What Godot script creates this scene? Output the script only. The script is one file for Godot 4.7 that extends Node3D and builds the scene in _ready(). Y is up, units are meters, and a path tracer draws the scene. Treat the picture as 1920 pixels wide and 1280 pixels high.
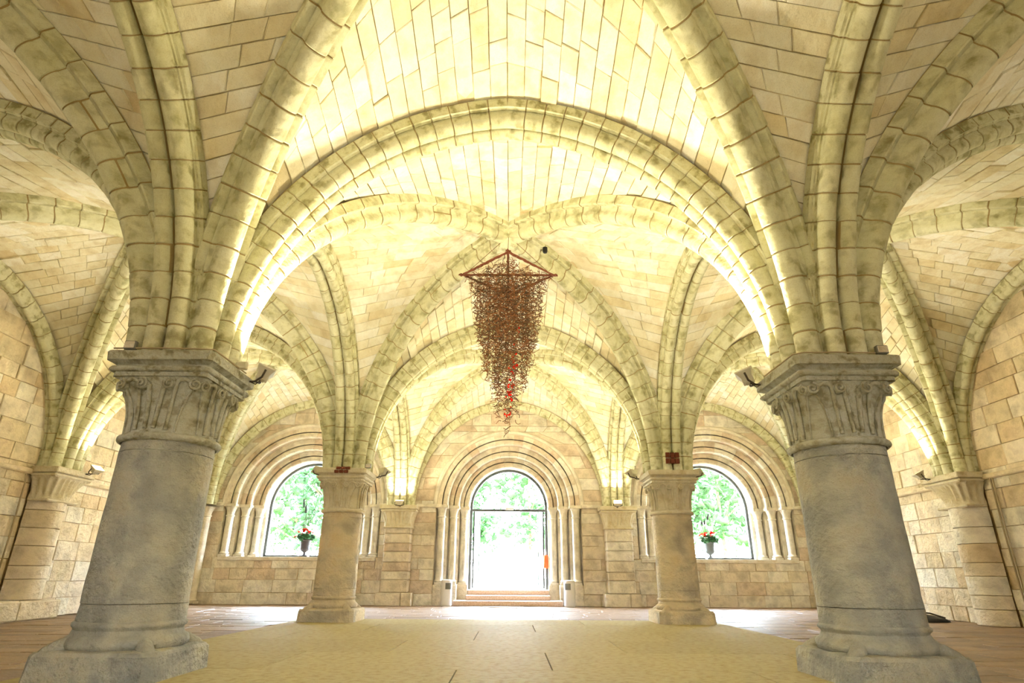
extends Node3D
# A square vaulted stone hall: nine rib-vaulted bays on four thick pillars, seen from its front wall.

const EYE := Vector3(0.065, 0.75, 5.25)
const PITCH := 21.5
const ROLL := 0.35
const FPX := 1115.0
const Y0 := 2.54            # springing of the vaults
const LIFT := 0.19           # start of every arch, off the pillar axis
const XS := [-8.55, -3.0, 3.0, 8.55]
const ZS := [6.0, 0.0, -6.0, -12.0]
const WEB_RISE := 3.01      # rise of the web over transverse arches
const BOSS_RISE := 3.39      # rise of the web over the bosses

var rng := RandomNumberGenerator.new()
var fn := FastNoiseLite.new()
var names := {}
var cam_inv: Transform3D
var tex := {}
var M := {}
var vault_mats := []
var rib_mats := []
var wall_mats := []
var back_mats := []
var flag_mats := []
var mesh_cache := {}

# ---------------------------------------------------------------- mesh helper
class MB:
	var v := PackedVector3Array()
	var n := PackedVector3Array()
	func tri(a: Vector3, b: Vector3, c: Vector3, hint: Vector3) -> void:
		var nn := (b - a).cross(c - a)
		if nn.length_squared() < 1e-16:
			return
		nn = nn.normalized()
		if nn.dot(hint) < 0.0:
			nn = -nn
			v.append(a); v.append(b); v.append(c)
		else:
			v.append(a); v.append(c); v.append(b)
		n.append(nn); n.append(nn); n.append(nn)
	func quad(a: Vector3, b: Vector3, c: Vector3, d: Vector3, hint: Vector3) -> void:
		tri(a, b, c, hint)
		tri(a, c, d, hint)
	func stri(a: Vector3, b: Vector3, c: Vector3, na: Vector3, nb: Vector3, nc: Vector3) -> void:
		var nn := (b - a).cross(c - a)
		if nn.length_squared() < 1e-18:
			return
		if nn.dot(na + nb + nc) < 0.0:
			v.append(a); v.append(b); v.append(c)
			n.append(na); n.append(nb); n.append(nc)
		else:
			v.append(a); v.append(c); v.append(b)
			n.append(na); n.append(nc); n.append(nb)
	func squad(a: Vector3, b: Vector3, c: Vector3, d: Vector3, na: Vector3, nb: Vector3, nc: Vector3, nd: Vector3) -> void:
		stri(a, b, c, na, nb, nc)
		stri(a, c, d, na, nc, nd)
	func ok() -> bool:
		return v.size() > 0
	func mesh(mat: Material = null) -> ArrayMesh:
		var arr := []
		arr.resize(Mesh.ARRAY_MAX)
		arr[Mesh.ARRAY_VERTEX] = v
		arr[Mesh.ARRAY_NORMAL] = n
		var m := ArrayMesh.new()
		m.add_surface_from_arrays(Mesh.PRIMITIVE_TRIANGLES, arr)
		if mat:
			m.surface_set_material(0, mat)
		return m
	# an axis box with chamfered edges
	func box(c: Vector3, s: Vector3, ch := 0.008, b := Basis.IDENTITY) -> void:
		var h := s * 0.5
		ch = minf(ch, minf(h.x, minf(h.y, h.z)) * 0.8)
		for ax in 3:
			for sg in [-1.0, 1.0]:
				var u := (ax + 1) % 3
				var w := (ax + 2) % 3
				var q := []
				for k in [[-1, -1], [1, -1], [1, 1], [-1, 1]]:
					var p := Vector3.ZERO
					p[ax] = sg * h[ax]
					p[u] = k[0] * (h[u] - ch)
					p[w] = k[1] * (h[w] - ch)
					q.append(c + b * p)
				var hn := Vector3.ZERO
				hn[ax] = sg
				quad(q[0], q[1], q[2], q[3], b * hn)
				for sg2 in [-1.0, 1.0]:     # bevel between face ax,sg and face u,sg2
					var e := []
					for k in [[0, -1], [1, -1], [1, 1], [0, 1]]:
						var p := Vector3.ZERO
						p[ax] = sg * (h[ax] - (ch if k[0] == 1 else 0.0))
						p[u] = sg2 * (h[u] - (0.0 if k[0] == 1 else ch))
						p[w] = k[1] * (h[w] - ch)
						e.append(c + b * p)
					var hh := Vector3.ZERO
					hh[ax] = sg
					hh[u] = sg2
					quad(e[0], e[1], e[2], e[3], b * hh)
		for i in 8:
			var sgn := Vector3(-1.0 if i & 1 else 1.0, -1.0 if i & 2 else 1.0, -1.0 if i & 4 else 1.0)
			var p0 := c + b * (sgn * Vector3(h.x, h.y - ch, h.z - ch))
			var p1 := c + b * (sgn * Vector3(h.x - ch, h.y, h.z - ch))
			var p2 := c + b * (sgn * Vector3(h.x - ch, h.y - ch, h.z))
			tri(p0, p1, p2, b * sgn)
	# a stone whose front is the quad p (four corners in order), standing on a bed behind it
	func stone(p: Array, nor: Vector3, depth: float, bev: float) -> void:
		var c: Vector3 = (p[0] + p[1] + p[2] + p[3]) * 0.25
		var f := []
		var o := []
		var k := []
		for i in 4:
			var dd: Vector3 = (c - p[i]).normalized()
			f.append(p[i] + dd * bev * 1.4)
			o.append(p[i] - nor * bev)
			k.append(p[i] - nor * depth)
		quad(f[0], f[1], f[2], f[3], nor)
		for i in 4:
			var j := (i + 1) % 4
			var out: Vector3 = (p[i] + p[j]) * 0.5 - c
			quad(f[i], f[j], o[j], o[i], nor + out.normalized())
			quad(o[i], o[j], k[j], k[i], out)
	# frames: [origin, x axis, y axis]; segs from prof()
	func sweep(frames: Array, segs: Array, closed := false) -> void:
		var cnt := frames.size() if closed else frames.size() - 1
		for i in cnt:
			var f0: Array = frames[i]
			var f1: Array = frames[(i + 1) % frames.size()]
			for s in segs:
				var a: Vector3 = f0[0] + f0[1] * s[0].x + f0[2] * s[0].y
				var b: Vector3 = f0[0] + f0[1] * s[1].x + f0[2] * s[1].y
				var c: Vector3 = f1[0] + f1[1] * s[1].x + f1[2] * s[1].y
				var d: Vector3 = f1[0] + f1[1] * s[0].x + f1[2] * s[0].y
				squad(a, b, c, d, f0[1] * s[2].x + f0[2] * s[2].y, f0[1] * s[3].x + f0[2] * s[3].y, f1[1] * s[3].x + f1[2] * s[3].y, f1[1] * s[2].x + f1[2] * s[2].y)
	func tube(pts: Array, r: float, sides := 6, r_end := -1.0, cap := true) -> void:
		if r_end < 0.0:
			r_end = r
		var up := Vector3.UP
		var t0: Vector3 = (pts[1] - pts[0]).normalized()
		if absf(t0.dot(up)) > 0.9:
			up = Vector3.RIGHT
		var x := t0.cross(up).normalized()
		var rings := []
		var nors := []
		for i in pts.size():
			var t: Vector3 = (pts[mini(i + 1, pts.size() - 1)] - pts[maxi(i - 1, 0)]).normalized()
			x = (x - t * x.dot(t)).normalized()
			var y := t.cross(x)
			var rr := lerpf(r, r_end, float(i) / (pts.size() - 1))
			var ring := []
			var nor := []
			for k in sides:
				var a := TAU * k / sides
				var d := x * cos(a) + y * sin(a)
				ring.append(pts[i] + d * rr)
				nor.append(d)
			rings.append(ring)
			nors.append(nor)
		for i in pts.size() - 1:
			for k in sides:
				var j := (k + 1) % sides
				squad(rings[i][k], rings[i][j], rings[i + 1][j], rings[i + 1][k], nors[i][k], nors[i][j], nors[i + 1][j], nors[i + 1][k])
		if cap:
			for e in [0, pts.size() - 1]:
				var hint: Vector3 = (pts[e] - pts[1 if e == 0 else e - 1])
				for k in range(1, sides - 1):
					tri(rings[e][0], rings[e][k], rings[e][k + 1], hint)
	# rows of points, smooth; sg turns the normals
	func grid(rows: Array, closed := false, sg := 1.0) -> void:
		var nr := rows.size()
		var nc: int = rows[0].size()
		var nor := []
		for i in nr:
			var line := []
			for j in nc:
				var j0 := (j - 1 + nc) % nc if closed else maxi(j - 1, 0)
				var j1 := (j + 1) % nc if closed else mini(j + 1, nc - 1)
				var du: Vector3 = rows[i][j1] - rows[i][j0]
				var dv: Vector3 = rows[mini(i + 1, nr - 1)][j] - rows[maxi(i - 1, 0)][j]
				line.append((du.cross(dv) * sg).normalized())
			nor.append(line)
		for i in nr - 1:
			for j in (nc if closed else nc - 1):
				var k := (j + 1) % nc
				squad(rows[i][j], rows[i][k], rows[i + 1][k], rows[i + 1][j], nor[i][j], nor[i][k], nor[i + 1][k], nor[i + 1][j])
	# profile of Vector2(radius, height); arc from a0 to a1
	func lathe(pr: Array, sides := 24, at := Vector3.ZERO, a0 := 0.0, a1 := TAU, smooth_deg := 38.0, wob: FastNoiseLite = null, amp := 0.0) -> void:
		var segs := MB.prof(pr, smooth_deg)
		for k in sides:
			var ta := lerpf(a0, a1, float(k) / sides)
			var tb := lerpf(a0, a1, float(k + 1) / sides)
			var da := Vector3(cos(ta), 0, sin(ta))
			var db := Vector3(cos(tb), 0, sin(tb))
			for s in segs:
				var q := [at + da * s[0].x + Vector3.UP * s[0].y, at + db * s[0].x + Vector3.UP * s[0].y, at + db * s[1].x + Vector3.UP * s[1].y, at + da * s[1].x + Vector3.UP * s[1].y]
				if wob:
					for i in 4:
						var dd: Vector3 = da if i == 0 or i == 3 else db
						q[i] += dd * (wob.get_noise_3dv(q[i] * 100.0) * amp)
				var n0: Vector2 = -s[2]
				var n1: Vector2 = -s[3]
				squad(q[0], q[1], q[2], q[3], da * n0.x + Vector3.UP * n0.y, db * n0.x + Vector3.UP * n0.y, db * n1.x + Vector3.UP * n1.y, da * n1.x + Vector3.UP * n1.y)
	# profile points to segments with normals, smoothed where it bends less than deg
	static func prof(pts: Array, deg := 38.0) -> Array:
		var ns := []
		for i in pts.size() - 1:
			var d: Vector2 = (pts[i + 1] - pts[i]).normalized()
			ns.append(Vector2(-d.y, d.x))
		var out := []
		var lim := cos(deg_to_rad(deg))
		for i in pts.size() - 1:
			var a: Vector2 = ns[i]
			var b: Vector2 = ns[i]
			if i > 0 and ns[i].dot(ns[i - 1]) > lim:
				a = (ns[i] + ns[i - 1]).normalized()
			if i < ns.size() - 1 and ns[i].dot(ns[i + 1]) > lim:
				b = (ns[i] + ns[i + 1]).normalized()
			out.append([pts[i], pts[i + 1], a, b])
		return out

func numbered(s: String) -> String:
	if not names.has(s):
		names[s] = 0
		return s
	names[s] += 1
	return "%s_%03d" % [s, names[s]]

func thing(called: String, label: String, category: String, at := Vector3.ZERO, group := "") -> Node3D:
	var o := Node3D.new()
	o.name = numbered(called)
	o.position = at
	o.set_meta("label", label)
	o.set_meta("category", category)
	o.set_meta("kind", "thing")
	if group:
		o.set_meta("group", group)
	add_child(o, true)
	return o

func tag(o: Node3D, label: String, category: String, group := "") -> void:
	o.set_meta("label", label)
	o.set_meta("category", category)
	o.set_meta("kind", "thing")
	if group:
		o.set_meta("group", group)

func part(called: String, mb: MB, mat: Material, parent: Node3D) -> MeshInstance3D:
	var o := MeshInstance3D.new()
	o.name = called
	o.mesh = mb.mesh(mat)
	parent.add_child(o, true)
	return o

func shared(called: String, m: Mesh, mat: Material, parent: Node3D, tr := Transform3D.IDENTITY) -> MeshInstance3D:
	var o := MeshInstance3D.new()
	o.name = called
	o.mesh = m
	if mat:
		o.set_surface_override_material(0, mat)
	o.transform = tr
	parent.add_child(o, true)
	return o

func struct(called: String, mb: MB, mat: Material, label := "", category := "") -> Node3D:
	var o: Node3D
	if mb:
		o = MeshInstance3D.new()
		o.mesh = mb.mesh(mat)
	else:
		o = Node3D.new()
	o.name = called
	o.set_meta("kind", "structure")
	if label:
		o.set_meta("label", label)
		o.set_meta("category", category)
	add_child(o, true)
	return o

func pixel(p: Vector3) -> Vector3:
	var q := cam_inv * p
	if q.z > -0.05:
		return Vector3(-9999, -9999, -1)
	return Vector3(960.0 + FPX * q.x / -q.z, 640.0 - FPX * q.y / -q.z, -q.z)

func seen(p: Vector3, m := 260.0) -> bool:
	var s := pixel(p)
	return s.z > 0.0 and s.x > -m and s.x < 1920.0 + m and s.y > -m and s.y < 1280.0 + m

func arc(c: Vector2, r: float, a0: float, a1: float, n: int) -> Array:
	var o := []
	for i in n + 1:
		var a := deg_to_rad(lerpf(a0, a1, float(i) / n))
		o.append(c + Vector2(cos(a), sin(a)) * r)
	return o

func pick(a: Array) -> Variant:
	return a[rng.randi() % a.size()]

func jit(a: float) -> float:
	return rng.randf_range(-a, a)

# ---------------------------------------------------------------- materials
func noise_tex(freq: float, octaves: int, stops: Array, seed_n: int, type := FastNoiseLite.TYPE_SIMPLEX_SMOOTH, size := 1024) -> NoiseTexture2D:
	var n := FastNoiseLite.new()
	n.noise_type = type
	n.frequency = freq
	n.fractal_octaves = octaves
	n.fractal_gain = 0.55
	n.seed = seed_n
	var t := NoiseTexture2D.new()
	t.width = size
	t.height = size
	t.seamless = true
	t.noise = n
	if stops.size():
		var g := Gradient.new()
		var off := PackedFloat32Array()
		var col := PackedColorArray()
		for s in stops:
			off.append(s[0])
			col.append(s[1])
		g.offsets = off
		g.colors = col
		t.color_ramp = g
	return t

func stone_mat(c: Color, map: String, rough := 0.93, relief := 1.0, scale := 0.4) -> StandardMaterial3D:
	var m := StandardMaterial3D.new()
	m.albedo_color = c
	m.roughness = rough
	m.metallic_specular = 0.3
	m.uv1_triplanar = true
	m.uv1_world_triplanar = true
	m.uv1_scale = Vector3.ONE * scale
	m.albedo_texture = tex[map]
	m.uv2_triplanar = true
	m.uv2_world_triplanar = true
	m.uv2_scale = Vector3.ONE * 1.7
	m.detail_enabled = true
	m.detail_uv_layer = BaseMaterial3D.DETAIL_UV_2
	m.detail_blend_mode = BaseMaterial3D.BLEND_MODE_MUL
	m.detail_albedo = tex.speck
	if relief > 0.0:
		m.heightmap_enabled = true
		m.heightmap_scale = relief
		m.heightmap_texture = tex.rough
	return m

func flat_mat(c: Color, rough := 0.6, metal := 0.0) -> StandardMaterial3D:
	var m := StandardMaterial3D.new()
	m.albedo_color = c
	m.roughness = rough
	m.metallic = metal
	return m

func make_materials() -> void:
	tex.blotch = noise_tex(0.006, 6, [[0.0, Color(0.84, 0.79, 0.70)], [0.38, Color(0.96, 0.94, 0.90)], [0.55, Color(1, 1, 1)], [0.8, Color(0.98, 0.97, 0.94)], [1.0, Color(0.90, 0.86, 0.78)]], 3)
	tex.stain = noise_tex(0.010, 7, [[0.0, Color(0.62, 0.60, 0.53)], [0.26, Color(0.76, 0.74, 0.66)], [0.42, Color(0.95, 0.94, 0.90)], [0.6, Color(1, 1, 1)], [1.0, Color(0.93, 0.91, 0.85)]], 11)
	tex.worn = noise_tex(0.005, 7, [[0.0, Color(0.78, 0.76, 0.73)], [0.35, Color(0.91, 0.90, 0.87)], [0.5, Color(0.97, 0.96, 0.93)], [0.62, Color(1, 0.99, 0.96)], [0.75, Color(0.95, 0.93, 0.91)], [1.0, Color(0.84, 0.82, 0.78)]], 21)
	tex.patch = noise_tex(0.0035, 7, [[0.0, Color(0.72, 0.73, 0.75)], [0.36, Color(0.84, 0.84, 0.85)], [0.5, Color(0.93, 0.92, 0.90)], [0.64, Color(1, 0.98, 0.94)], [1.0, Color(1.0, 0.95, 0.86)]], 43)
	tex.speck = noise_tex(0.05, 4, [[0.0, Color(0.80, 0.77, 0.70)], [0.35, Color(0.96, 0.96, 0.95)], [0.5, Color(1, 1, 1)], [1.0, Color(0.98, 0.98, 0.97)]], 5)
	tex.rough = noise_tex(0.03, 6, [], 9)
	tex.grain = noise_tex(0.02, 5, [[0.0, Color(0.86, 0.82, 0.74)], [0.5, Color(0.97, 0.96, 0.93)], [1.0, Color(1, 1, 1)]], 31)
	for c in [Color(0.94, 0.92, 0.82), Color(0.95, 0.93, 0.84), Color(0.93, 0.90, 0.79), Color(0.95, 0.94, 0.87), Color(0.92, 0.88, 0.75), Color(0.97, 0.96, 0.91)]:
		vault_mats.append(stone_mat(c, "blotch", 0.95, 1.1))
	for c in [Color(0.85, 0.845, 0.715), Color(0.83, 0.825, 0.685), Color(0.86, 0.855, 0.74)]:
		rib_mats.append(stone_mat(c, "stain", 0.95, 0.9))
	for c in [Color(0.89, 0.83, 0.72), Color(0.86, 0.80, 0.68), Color(0.91, 0.86, 0.77), Color(0.85, 0.77, 0.64), Color(0.92, 0.89, 0.82)]:
		wall_mats.append(stone_mat(c, "worn", 0.95, 1.6, 0.33))
	for c in [Color(0.88, 0.84, 0.77), Color(0.86, 0.81, 0.73), Color(0.90, 0.87, 0.81), Color(0.84, 0.77, 0.69), Color(0.92, 0.90, 0.86)]:
		back_mats.append(stone_mat(c, "worn", 0.95, 1.6, 0.33))
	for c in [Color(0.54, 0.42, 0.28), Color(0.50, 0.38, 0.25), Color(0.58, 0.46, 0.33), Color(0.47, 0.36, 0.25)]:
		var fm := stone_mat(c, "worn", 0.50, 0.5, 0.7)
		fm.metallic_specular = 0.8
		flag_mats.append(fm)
	M.mortar = stone_mat(Color(0.90, 0.84, 0.70), "blotch", 0.98, 1.0)
	M.wall_mortar = stone_mat(Color(0.76, 0.67, 0.53), "worn", 0.98, 2.0)
	M.rib_core = stone_mat(Color(0.66, 0.58, 0.42), "blotch", 0.98, 0.0)
	M.pillar = stone_mat(Color(0.69, 0.68, 0.615), "patch", 0.92, 2.2, 0.5)
	M.pillar2 = stone_mat(Color(0.80, 0.74, 0.61), "patch", 0.92, 2.0, 0.4)
	M.capital = stone_mat(Color(0.70, 0.69, 0.62), "stain", 0.92, 1.2, 0.6)
	M.capital2 = stone_mat(Color(0.82, 0.78, 0.67), "blotch", 0.92, 1.0, 0.6)
	M.pale = stone_mat(Color(0.86, 0.83, 0.78), "blotch", 0.9, 0.8)
	M.brick = stone_mat(Color(0.42, 0.22, 0.15), "blotch", 0.9, 1.0)
	M.floor_bed = stone_mat(Color(0.42, 0.33, 0.24), "worn", 0.9, 1.0)
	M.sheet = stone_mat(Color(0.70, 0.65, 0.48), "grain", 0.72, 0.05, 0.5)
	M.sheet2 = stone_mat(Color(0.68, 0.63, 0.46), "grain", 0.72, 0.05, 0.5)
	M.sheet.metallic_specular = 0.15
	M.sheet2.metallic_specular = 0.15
	M.step = stone_mat(Color(0.86, 0.76, 0.70), "grain", 0.7, 0.3, 0.8)
	M.gravel = stone_mat(Color(0.92, 0.90, 0.85), "grain", 0.95, 1.0, 0.8)
	M.metal = flat_mat(Color(0.22, 0.23, 0.22), 0.5, 0.0)
	M.black = flat_mat(Color(0.03, 0.03, 0.035), 0.45)
	M.cable = flat_mat(Color(0.62, 0.55, 0.42), 0.7)
	M.dark_cable = flat_mat(Color(0.22, 0.17, 0.12), 0.7)
	M.plastic = flat_mat(Color(0.78, 0.75, 0.66), 0.5)
	M.white = flat_mat(Color(0.86, 0.85, 0.86), 0.5)
	M.grey = flat_mat(Color(0.42, 0.42, 0.40), 0.6)
	M.orange = flat_mat(Color(0.82, 0.36, 0.14), 0.6)
	M.bark = stone_mat(Color(0.45, 0.38, 0.30), "stain", 0.95, 1.0)
	var g := StandardMaterial3D.new()
	g.transparency = BaseMaterial3D.TRANSPARENCY_ALPHA
	g.albedo_color = Color(0.9, 0.97, 0.95, 0.06)
	g.roughness = 0.03
	M.glass = g
	var lens := flat_mat(Color(1, 0.9, 0.7), 0.3)
	lens.emission_enabled = true
	lens.emission = Color(1.0, 0.86, 0.6)
	lens.emission_energy_multiplier = 6.0
	M.lens = lens
	for k in [["leaf_a", Color(0.20, 0.32, 0.175)], ["leaf_b", Color(0.225, 0.335, 0.195)], ["leaf_c", Color(0.19, 0.305, 0.185)], ["petal_red", Color(0.80, 0.10, 0.06)], ["petal_pink", Color(0.85, 0.45, 0.42)], ["petal_white", Color(0.92, 0.90, 0.85)], ["dry_leaf", Color(0.62, 0.62, 0.40)]]:
		var m := flat_mat(k[1], 0.7)
		m.metallic_specular = 0.1
		m.backlight_enabled = true
		m.backlight = k[1] * 0.3
		M[k[0]] = m
	M.stalk = flat_mat(Color(0.25, 0.30, 0.14), 0.8)
	M.cattail = flat_mat(Color(0.14, 0.10, 0.07), 0.9)
	M.urn = flat_mat(Color(0.20, 0.16, 0.15), 0.6)
	M.urn2 = flat_mat(Color(0.36, 0.37, 0.36), 0.6)
	for k in [["twig_a", Color(0.42, 0.24, 0.10)], ["twig_b", Color(0.48, 0.29, 0.12)], ["twig_c", Color(0.31, 0.22, 0.12)], ["twig_red", Color(0.55, 0.05, 0.05)], ["rust", Color(0.42, 0.21, 0.11)]]:
		M[k[0]] = flat_mat(k[1], 0.8)
	M.grass = stone_mat(Color(0.50, 0.66, 0.30), "blotch", 0.95, 1.0)

# ---------------------------------------------------------------- arches
# half arch: [half span, rise] circle when pointed, ellipse for diagonals; u in 0..1
func half_curve(kind: String, u: float) -> Array:     # [h, y, normal h, normal y]
	var d: Array = {"t6": [2.81, WEB_RISE, 0], "t5": [2.585, WEB_RISE, 0], "d6": [4.0526, BOSS_RISE, 1], "d5": [3.8968, BOSS_RISE, 1]}[kind]
	if d[2] == 0:
		var r: float = (d[0] * d[0] + d[1] * d[1]) / (2.0 * d[0])
		var pm: float = acos(clampf((r - d[0]) / r, -1.0, 1.0))
		var ph := pm * u
		return [LIFT + r * (1.0 - cos(ph)), Y0 + r * sin(ph), cos(ph), -sin(ph)]
	var p2 := PI * 0.5 * u
	var nn := Vector2(d[1] * cos(p2), -d[0] * sin(p2)).normalized()
	return [LIFT + d[0] * (1.0 - cos(p2)), Y0 + d[1] * sin(p2), nn.x, nn.y]

func rib_frame(kind: String, u: float) -> Array:      # local: x along the span, y up, z across
	var c := half_curve(kind, u)
	return [Vector3(c[0], c[1], 0), Vector3(0, 0, 1), Vector3(c[2], c[3], 0)]

func rib_profile(style: String) -> Array:
	var p := []
	if style == "transverse":
		p = [Vector2(-0.215, -0.02), Vector2(-0.215, 0.09), Vector2(-0.193, 0.095), Vector2(-0.186, 0.11), Vector2(-0.170, 0.11), Vector2(-0.165, 0.13)]
		p += arc(Vector2(-0.093, 0.178), 0.080, 205, -15, 10)
		p += [Vector2(-0.015, 0.14), Vector2(0.015, 0.14)]
		p += arc(Vector2(0.093, 0.178), 0.080, 195, -25, 10)
		p += [Vector2(0.165, 0.13), Vector2(0.170, 0.11), Vector2(0.186, 0.11), Vector2(0.193, 0.095), Vector2(0.215, 0.09), Vector2(0.215, -0.02)]
	elif style == "diagonal":
		p = [Vector2(-0.205, -0.02), Vector2(-0.205, 0.10), Vector2(-0.193, 0.112), Vector2(-0.140, 0.112), Vector2(-0.122, 0.10), Vector2(-0.108, 0.115), Vector2(-0.098, 0.165)]
		p += arc(Vector2(0, 0.205), 0.103, 200, -20, 12)
		p += [Vector2(0.098, 0.165), Vector2(0.108, 0.115), Vector2(0.122, 0.10), Vector2(0.140, 0.112), Vector2(0.193, 0.112), Vector2(0.205, 0.10), Vector2(0.205, -0.02)]
	else:   # wall rib, from the wall face (x 0) outwards
		p = [Vector2(-0.05, 0.17), Vector2(0.04, 0.17), Vector2(0.055, 0.15)]
		p += arc(Vector2(0.13, 0.13), 0.07, 150, -20, 7)
		p += [Vector2(0.205, 0.08), Vector2(0.22, 0.06), Vector2(0.22, -0.02)]
	return p

func shrink(p: Array, d: float) -> Array:
	var o := []
	for q in p:
		o.append(Vector2(q.x * (1.0 - d / 0.25), q.y - d))
	return o

# one half rib: a core and its voussoirs, local meshes are shared between alike halves
func half_rib(called: String, kind: String, style: String, parent: Node3D, tr: Transform3D, count: int, mirror := false) -> void:
	var key := kind + style + str(count) + str(mirror)
	if not mesh_cache.has(key):
		var pr := rib_profile(style)
		if mirror:
			var q := []
			for i in range(pr.size() - 1, -1, -1):
				q.append(Vector2(-pr[i].x, pr[i].y))
			pr = q
		var core := MB.new()
		var fr := []
		for i in 25:
			fr.append(rib_frame(kind, i / 24.0))
		core.sweep(fr, MB.prof(shrink(pr, 0.012)))
		var list := []
		var segs := MB.prof(pr)
		var lip := MB.prof(shrink(pr, 0.006))
		for i in count:
			var a := float(i) / count
			var b := float(i + 1) / count
			var g := 0.0012
			var e := 0.0028
			var mb := MB.new()
			mb.sweep([rib_frame(kind, a + e), rib_frame(kind, (a + b) * 0.5), rib_frame(kind, b - e)], segs)
			# chamfer lips at both ends
			for side in [[a + g, a + e], [b - g, b - e]]:
				var f0 := rib_frame(kind, side[0])
				var f1 := rib_frame(kind, side[1])
				for s in range(segs.size()):
					var p0: Vector3 = f0[0] + f0[1] * lip[s][0].x + f0[2] * lip[s][0].y
					var p1: Vector3 = f0[0] + f0[1] * lip[s][1].x + f0[2] * lip[s][1].y
					var p2: Vector3 = f1[0] + f1[1] * segs[s][1].x + f1[2] * segs[s][1].y
					var p3: Vector3 = f1[0] + f1[1] * segs[s][0].x + f1[2] * segs[s][0].y
					mb.quad(p0, p1, p2, p3, f0[1] * segs[s][2].x + f0[2] * segs[s][2].y)
			list.append(mb.mesh())
		mesh_cache[key] = [core.mesh(), list]
	var got: Array = mesh_cache[key]
	var node := shared(called, got[0], M.rib_core, parent, tr)
	for i in count:
		var mid := tr * (rib_frame(kind, (i + 0.5) / count)[0] as Vector3)
		if not seen(mid, 420):
			continue
		var v := shared("voussoir", got[1][i], pick(rib_mats), node)
		v.position = Vector3(jit(0.003), jit(0.003), jit(0.003))

func span_basis(dir: Vector3) -> Basis:     # local x -> dir, y -> up, z -> across
	return Basis(dir, Vector3.UP, dir.cross(Vector3.UP))

# ---------------------------------------------------------------- vaults
func vault_bay(i: int, j: int, node: Node3D) -> void:
	var xa: float = XS[i]
	var xb: float = XS[i + 1]
	var za: float = ZS[j]
	var zb: float = ZS[j + 1]
	var boss := Vector3((xa + xb) * 0.5, 0, (za + zb) * 0.5)
	var wide := i == 1
	var kx := "t6" if wide else "t5"
	var kd := "d6" if wide else "d5"
	var corners := [Vector3(xa, 0, za), Vector3(xb, 0, za), Vector3(xb, 0, zb), Vector3(xa, 0, zb)]
	for side in 4:
		var p: Vector3 = corners[side]
		var q: Vector3 = corners[(side + 1) % 4]
		var ka := kx if side % 2 == 0 else "t6"
		var shell := MB.new()
		var stones := []
		for half in 2:
			var c0: Vector3 = p if half == 0 else q
			var da: Vector3 = ((q - p) if half == 0 else (p - q)).normalized()
			var db: Vector3 = (boss - c0).normalized()
			var low := Vector3(boss.x, 2.5, boss.z)
			var at := func(u: float, t: float) -> Vector3:
				var a := half_curve(ka, u)
				var b := half_curve(kd, u)
				var pa: Vector3 = c0 + da * a[0] + Vector3.UP * a[1]
				var pb: Vector3 = c0 + db * b[0] + Vector3.UP * b[1]
				return pa.lerp(pb, t)
			var nrm := func(u: float, t: float) -> Vector3:
				var u0 := clampf(u - 0.01, 0.0, 0.98)
				var e: Vector3 = at.call(u0 + 0.02, t) - at.call(u0, t)
				var f: Vector3 = at.call(maxf(u, 0.05), 1.0) - at.call(maxf(u, 0.05), 0.0)
				var n := e.cross(f).normalized()
				return n if n.dot(low - (at.call(u, t) as Vector3)) > 0.0 else -n
			# shell behind the stones
			var rows := []
			for a in 21:
				var row := []
				for b in 5:
					var u := a / 20.0
					var t := b / 4.0
					var off := 0.032 if (b > 0 and b < 4) else 0.0
					row.append((at.call(u, t) as Vector3) - (nrm.call(u, t) as Vector3) * off)
				rows.append(row)
			shell.grid(rows, false, 1.0)
			# courses
			var courses := 25
			for cidx in courses:
				var u0 := float(cidx) / courses
				var u1 := float(cidx + 1) / courses
				var um := (u0 + u1) * 0.5
				var ln: float = (at.call(um, 0.0) as Vector3).distance_to(at.call(um, 1.0))
				var lo := 0.19
				var hi := 0.15
				if ln < lo + hi + 0.08:
					continue
				var s := lo
				var e_end := ln - hi
				while s < e_end - 0.02:
					var w: float = rng.randf_range(0.24, 0.52) if u0 > 0.25 else rng.randf_range(0.35, 0.7)
					if e_end - s - w < 0.2:
						w = e_end - s
					var t0 := s / ln
					var t1 := (s + w) / ln
					s += w
					if not seen(at.call(um, (t0 + t1) * 0.5)):
						continue
					var gu := 0.0007
					var gt := 0.0022 / ln
					var n: Vector3 = nrm.call(um, (t0 + t1) * 0.5)
					var roll := rng.randf()
					var off := jit(0.005)
					if roll > 0.992:
						continue
					if roll < 0.07:
						off = -rng.randf_range(0.012, 0.024)
					elif roll > 0.86:
						off = rng.randf_range(0.006, 0.02 if roll < 0.96 else 0.032)
					var quad := []
					for k in [[u0 + gu, t0 + gt], [u0 + gu, t1 - gt], [u1 - gu, t1 - gt], [u1 - gu, t0 + gt]]:
						quad.append((at.call(k[0], k[1]) as Vector3) + n * (off + jit(0.004)) + Vector3(jit(0.004), 0, jit(0.004)))
					stones.append([quad, n])
		var web := part("web", shell, M.mortar, node)
		for st in stones:
			var mb := MB.new()
			mb.stone(st[0], st[1], 0.065, rng.randf_range(0.003, 0.009))
			part("vault_stone", mb, pick(vault_mats), web)
	# diagonals
	for c in corners:
		var dir: Vector3 = (boss - c).normalized()
		half_rib("diagonal_rib", kd, "diagonal", node, Transform3D(span_basis(dir), c), 19)
	# keystone where they cross
	var kb := MB.new()
	kb.lathe([Vector2(0.0, -0.36), Vector2(0.10, -0.355), Vector2(0.15, -0.33), Vector2(0.16, -0.28), Vector2(0.15, 0.0)], 16, boss + Vector3.UP * (Y0 + BOSS_RISE))
	part("keystone", kb, rib_mats[0], node)

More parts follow.
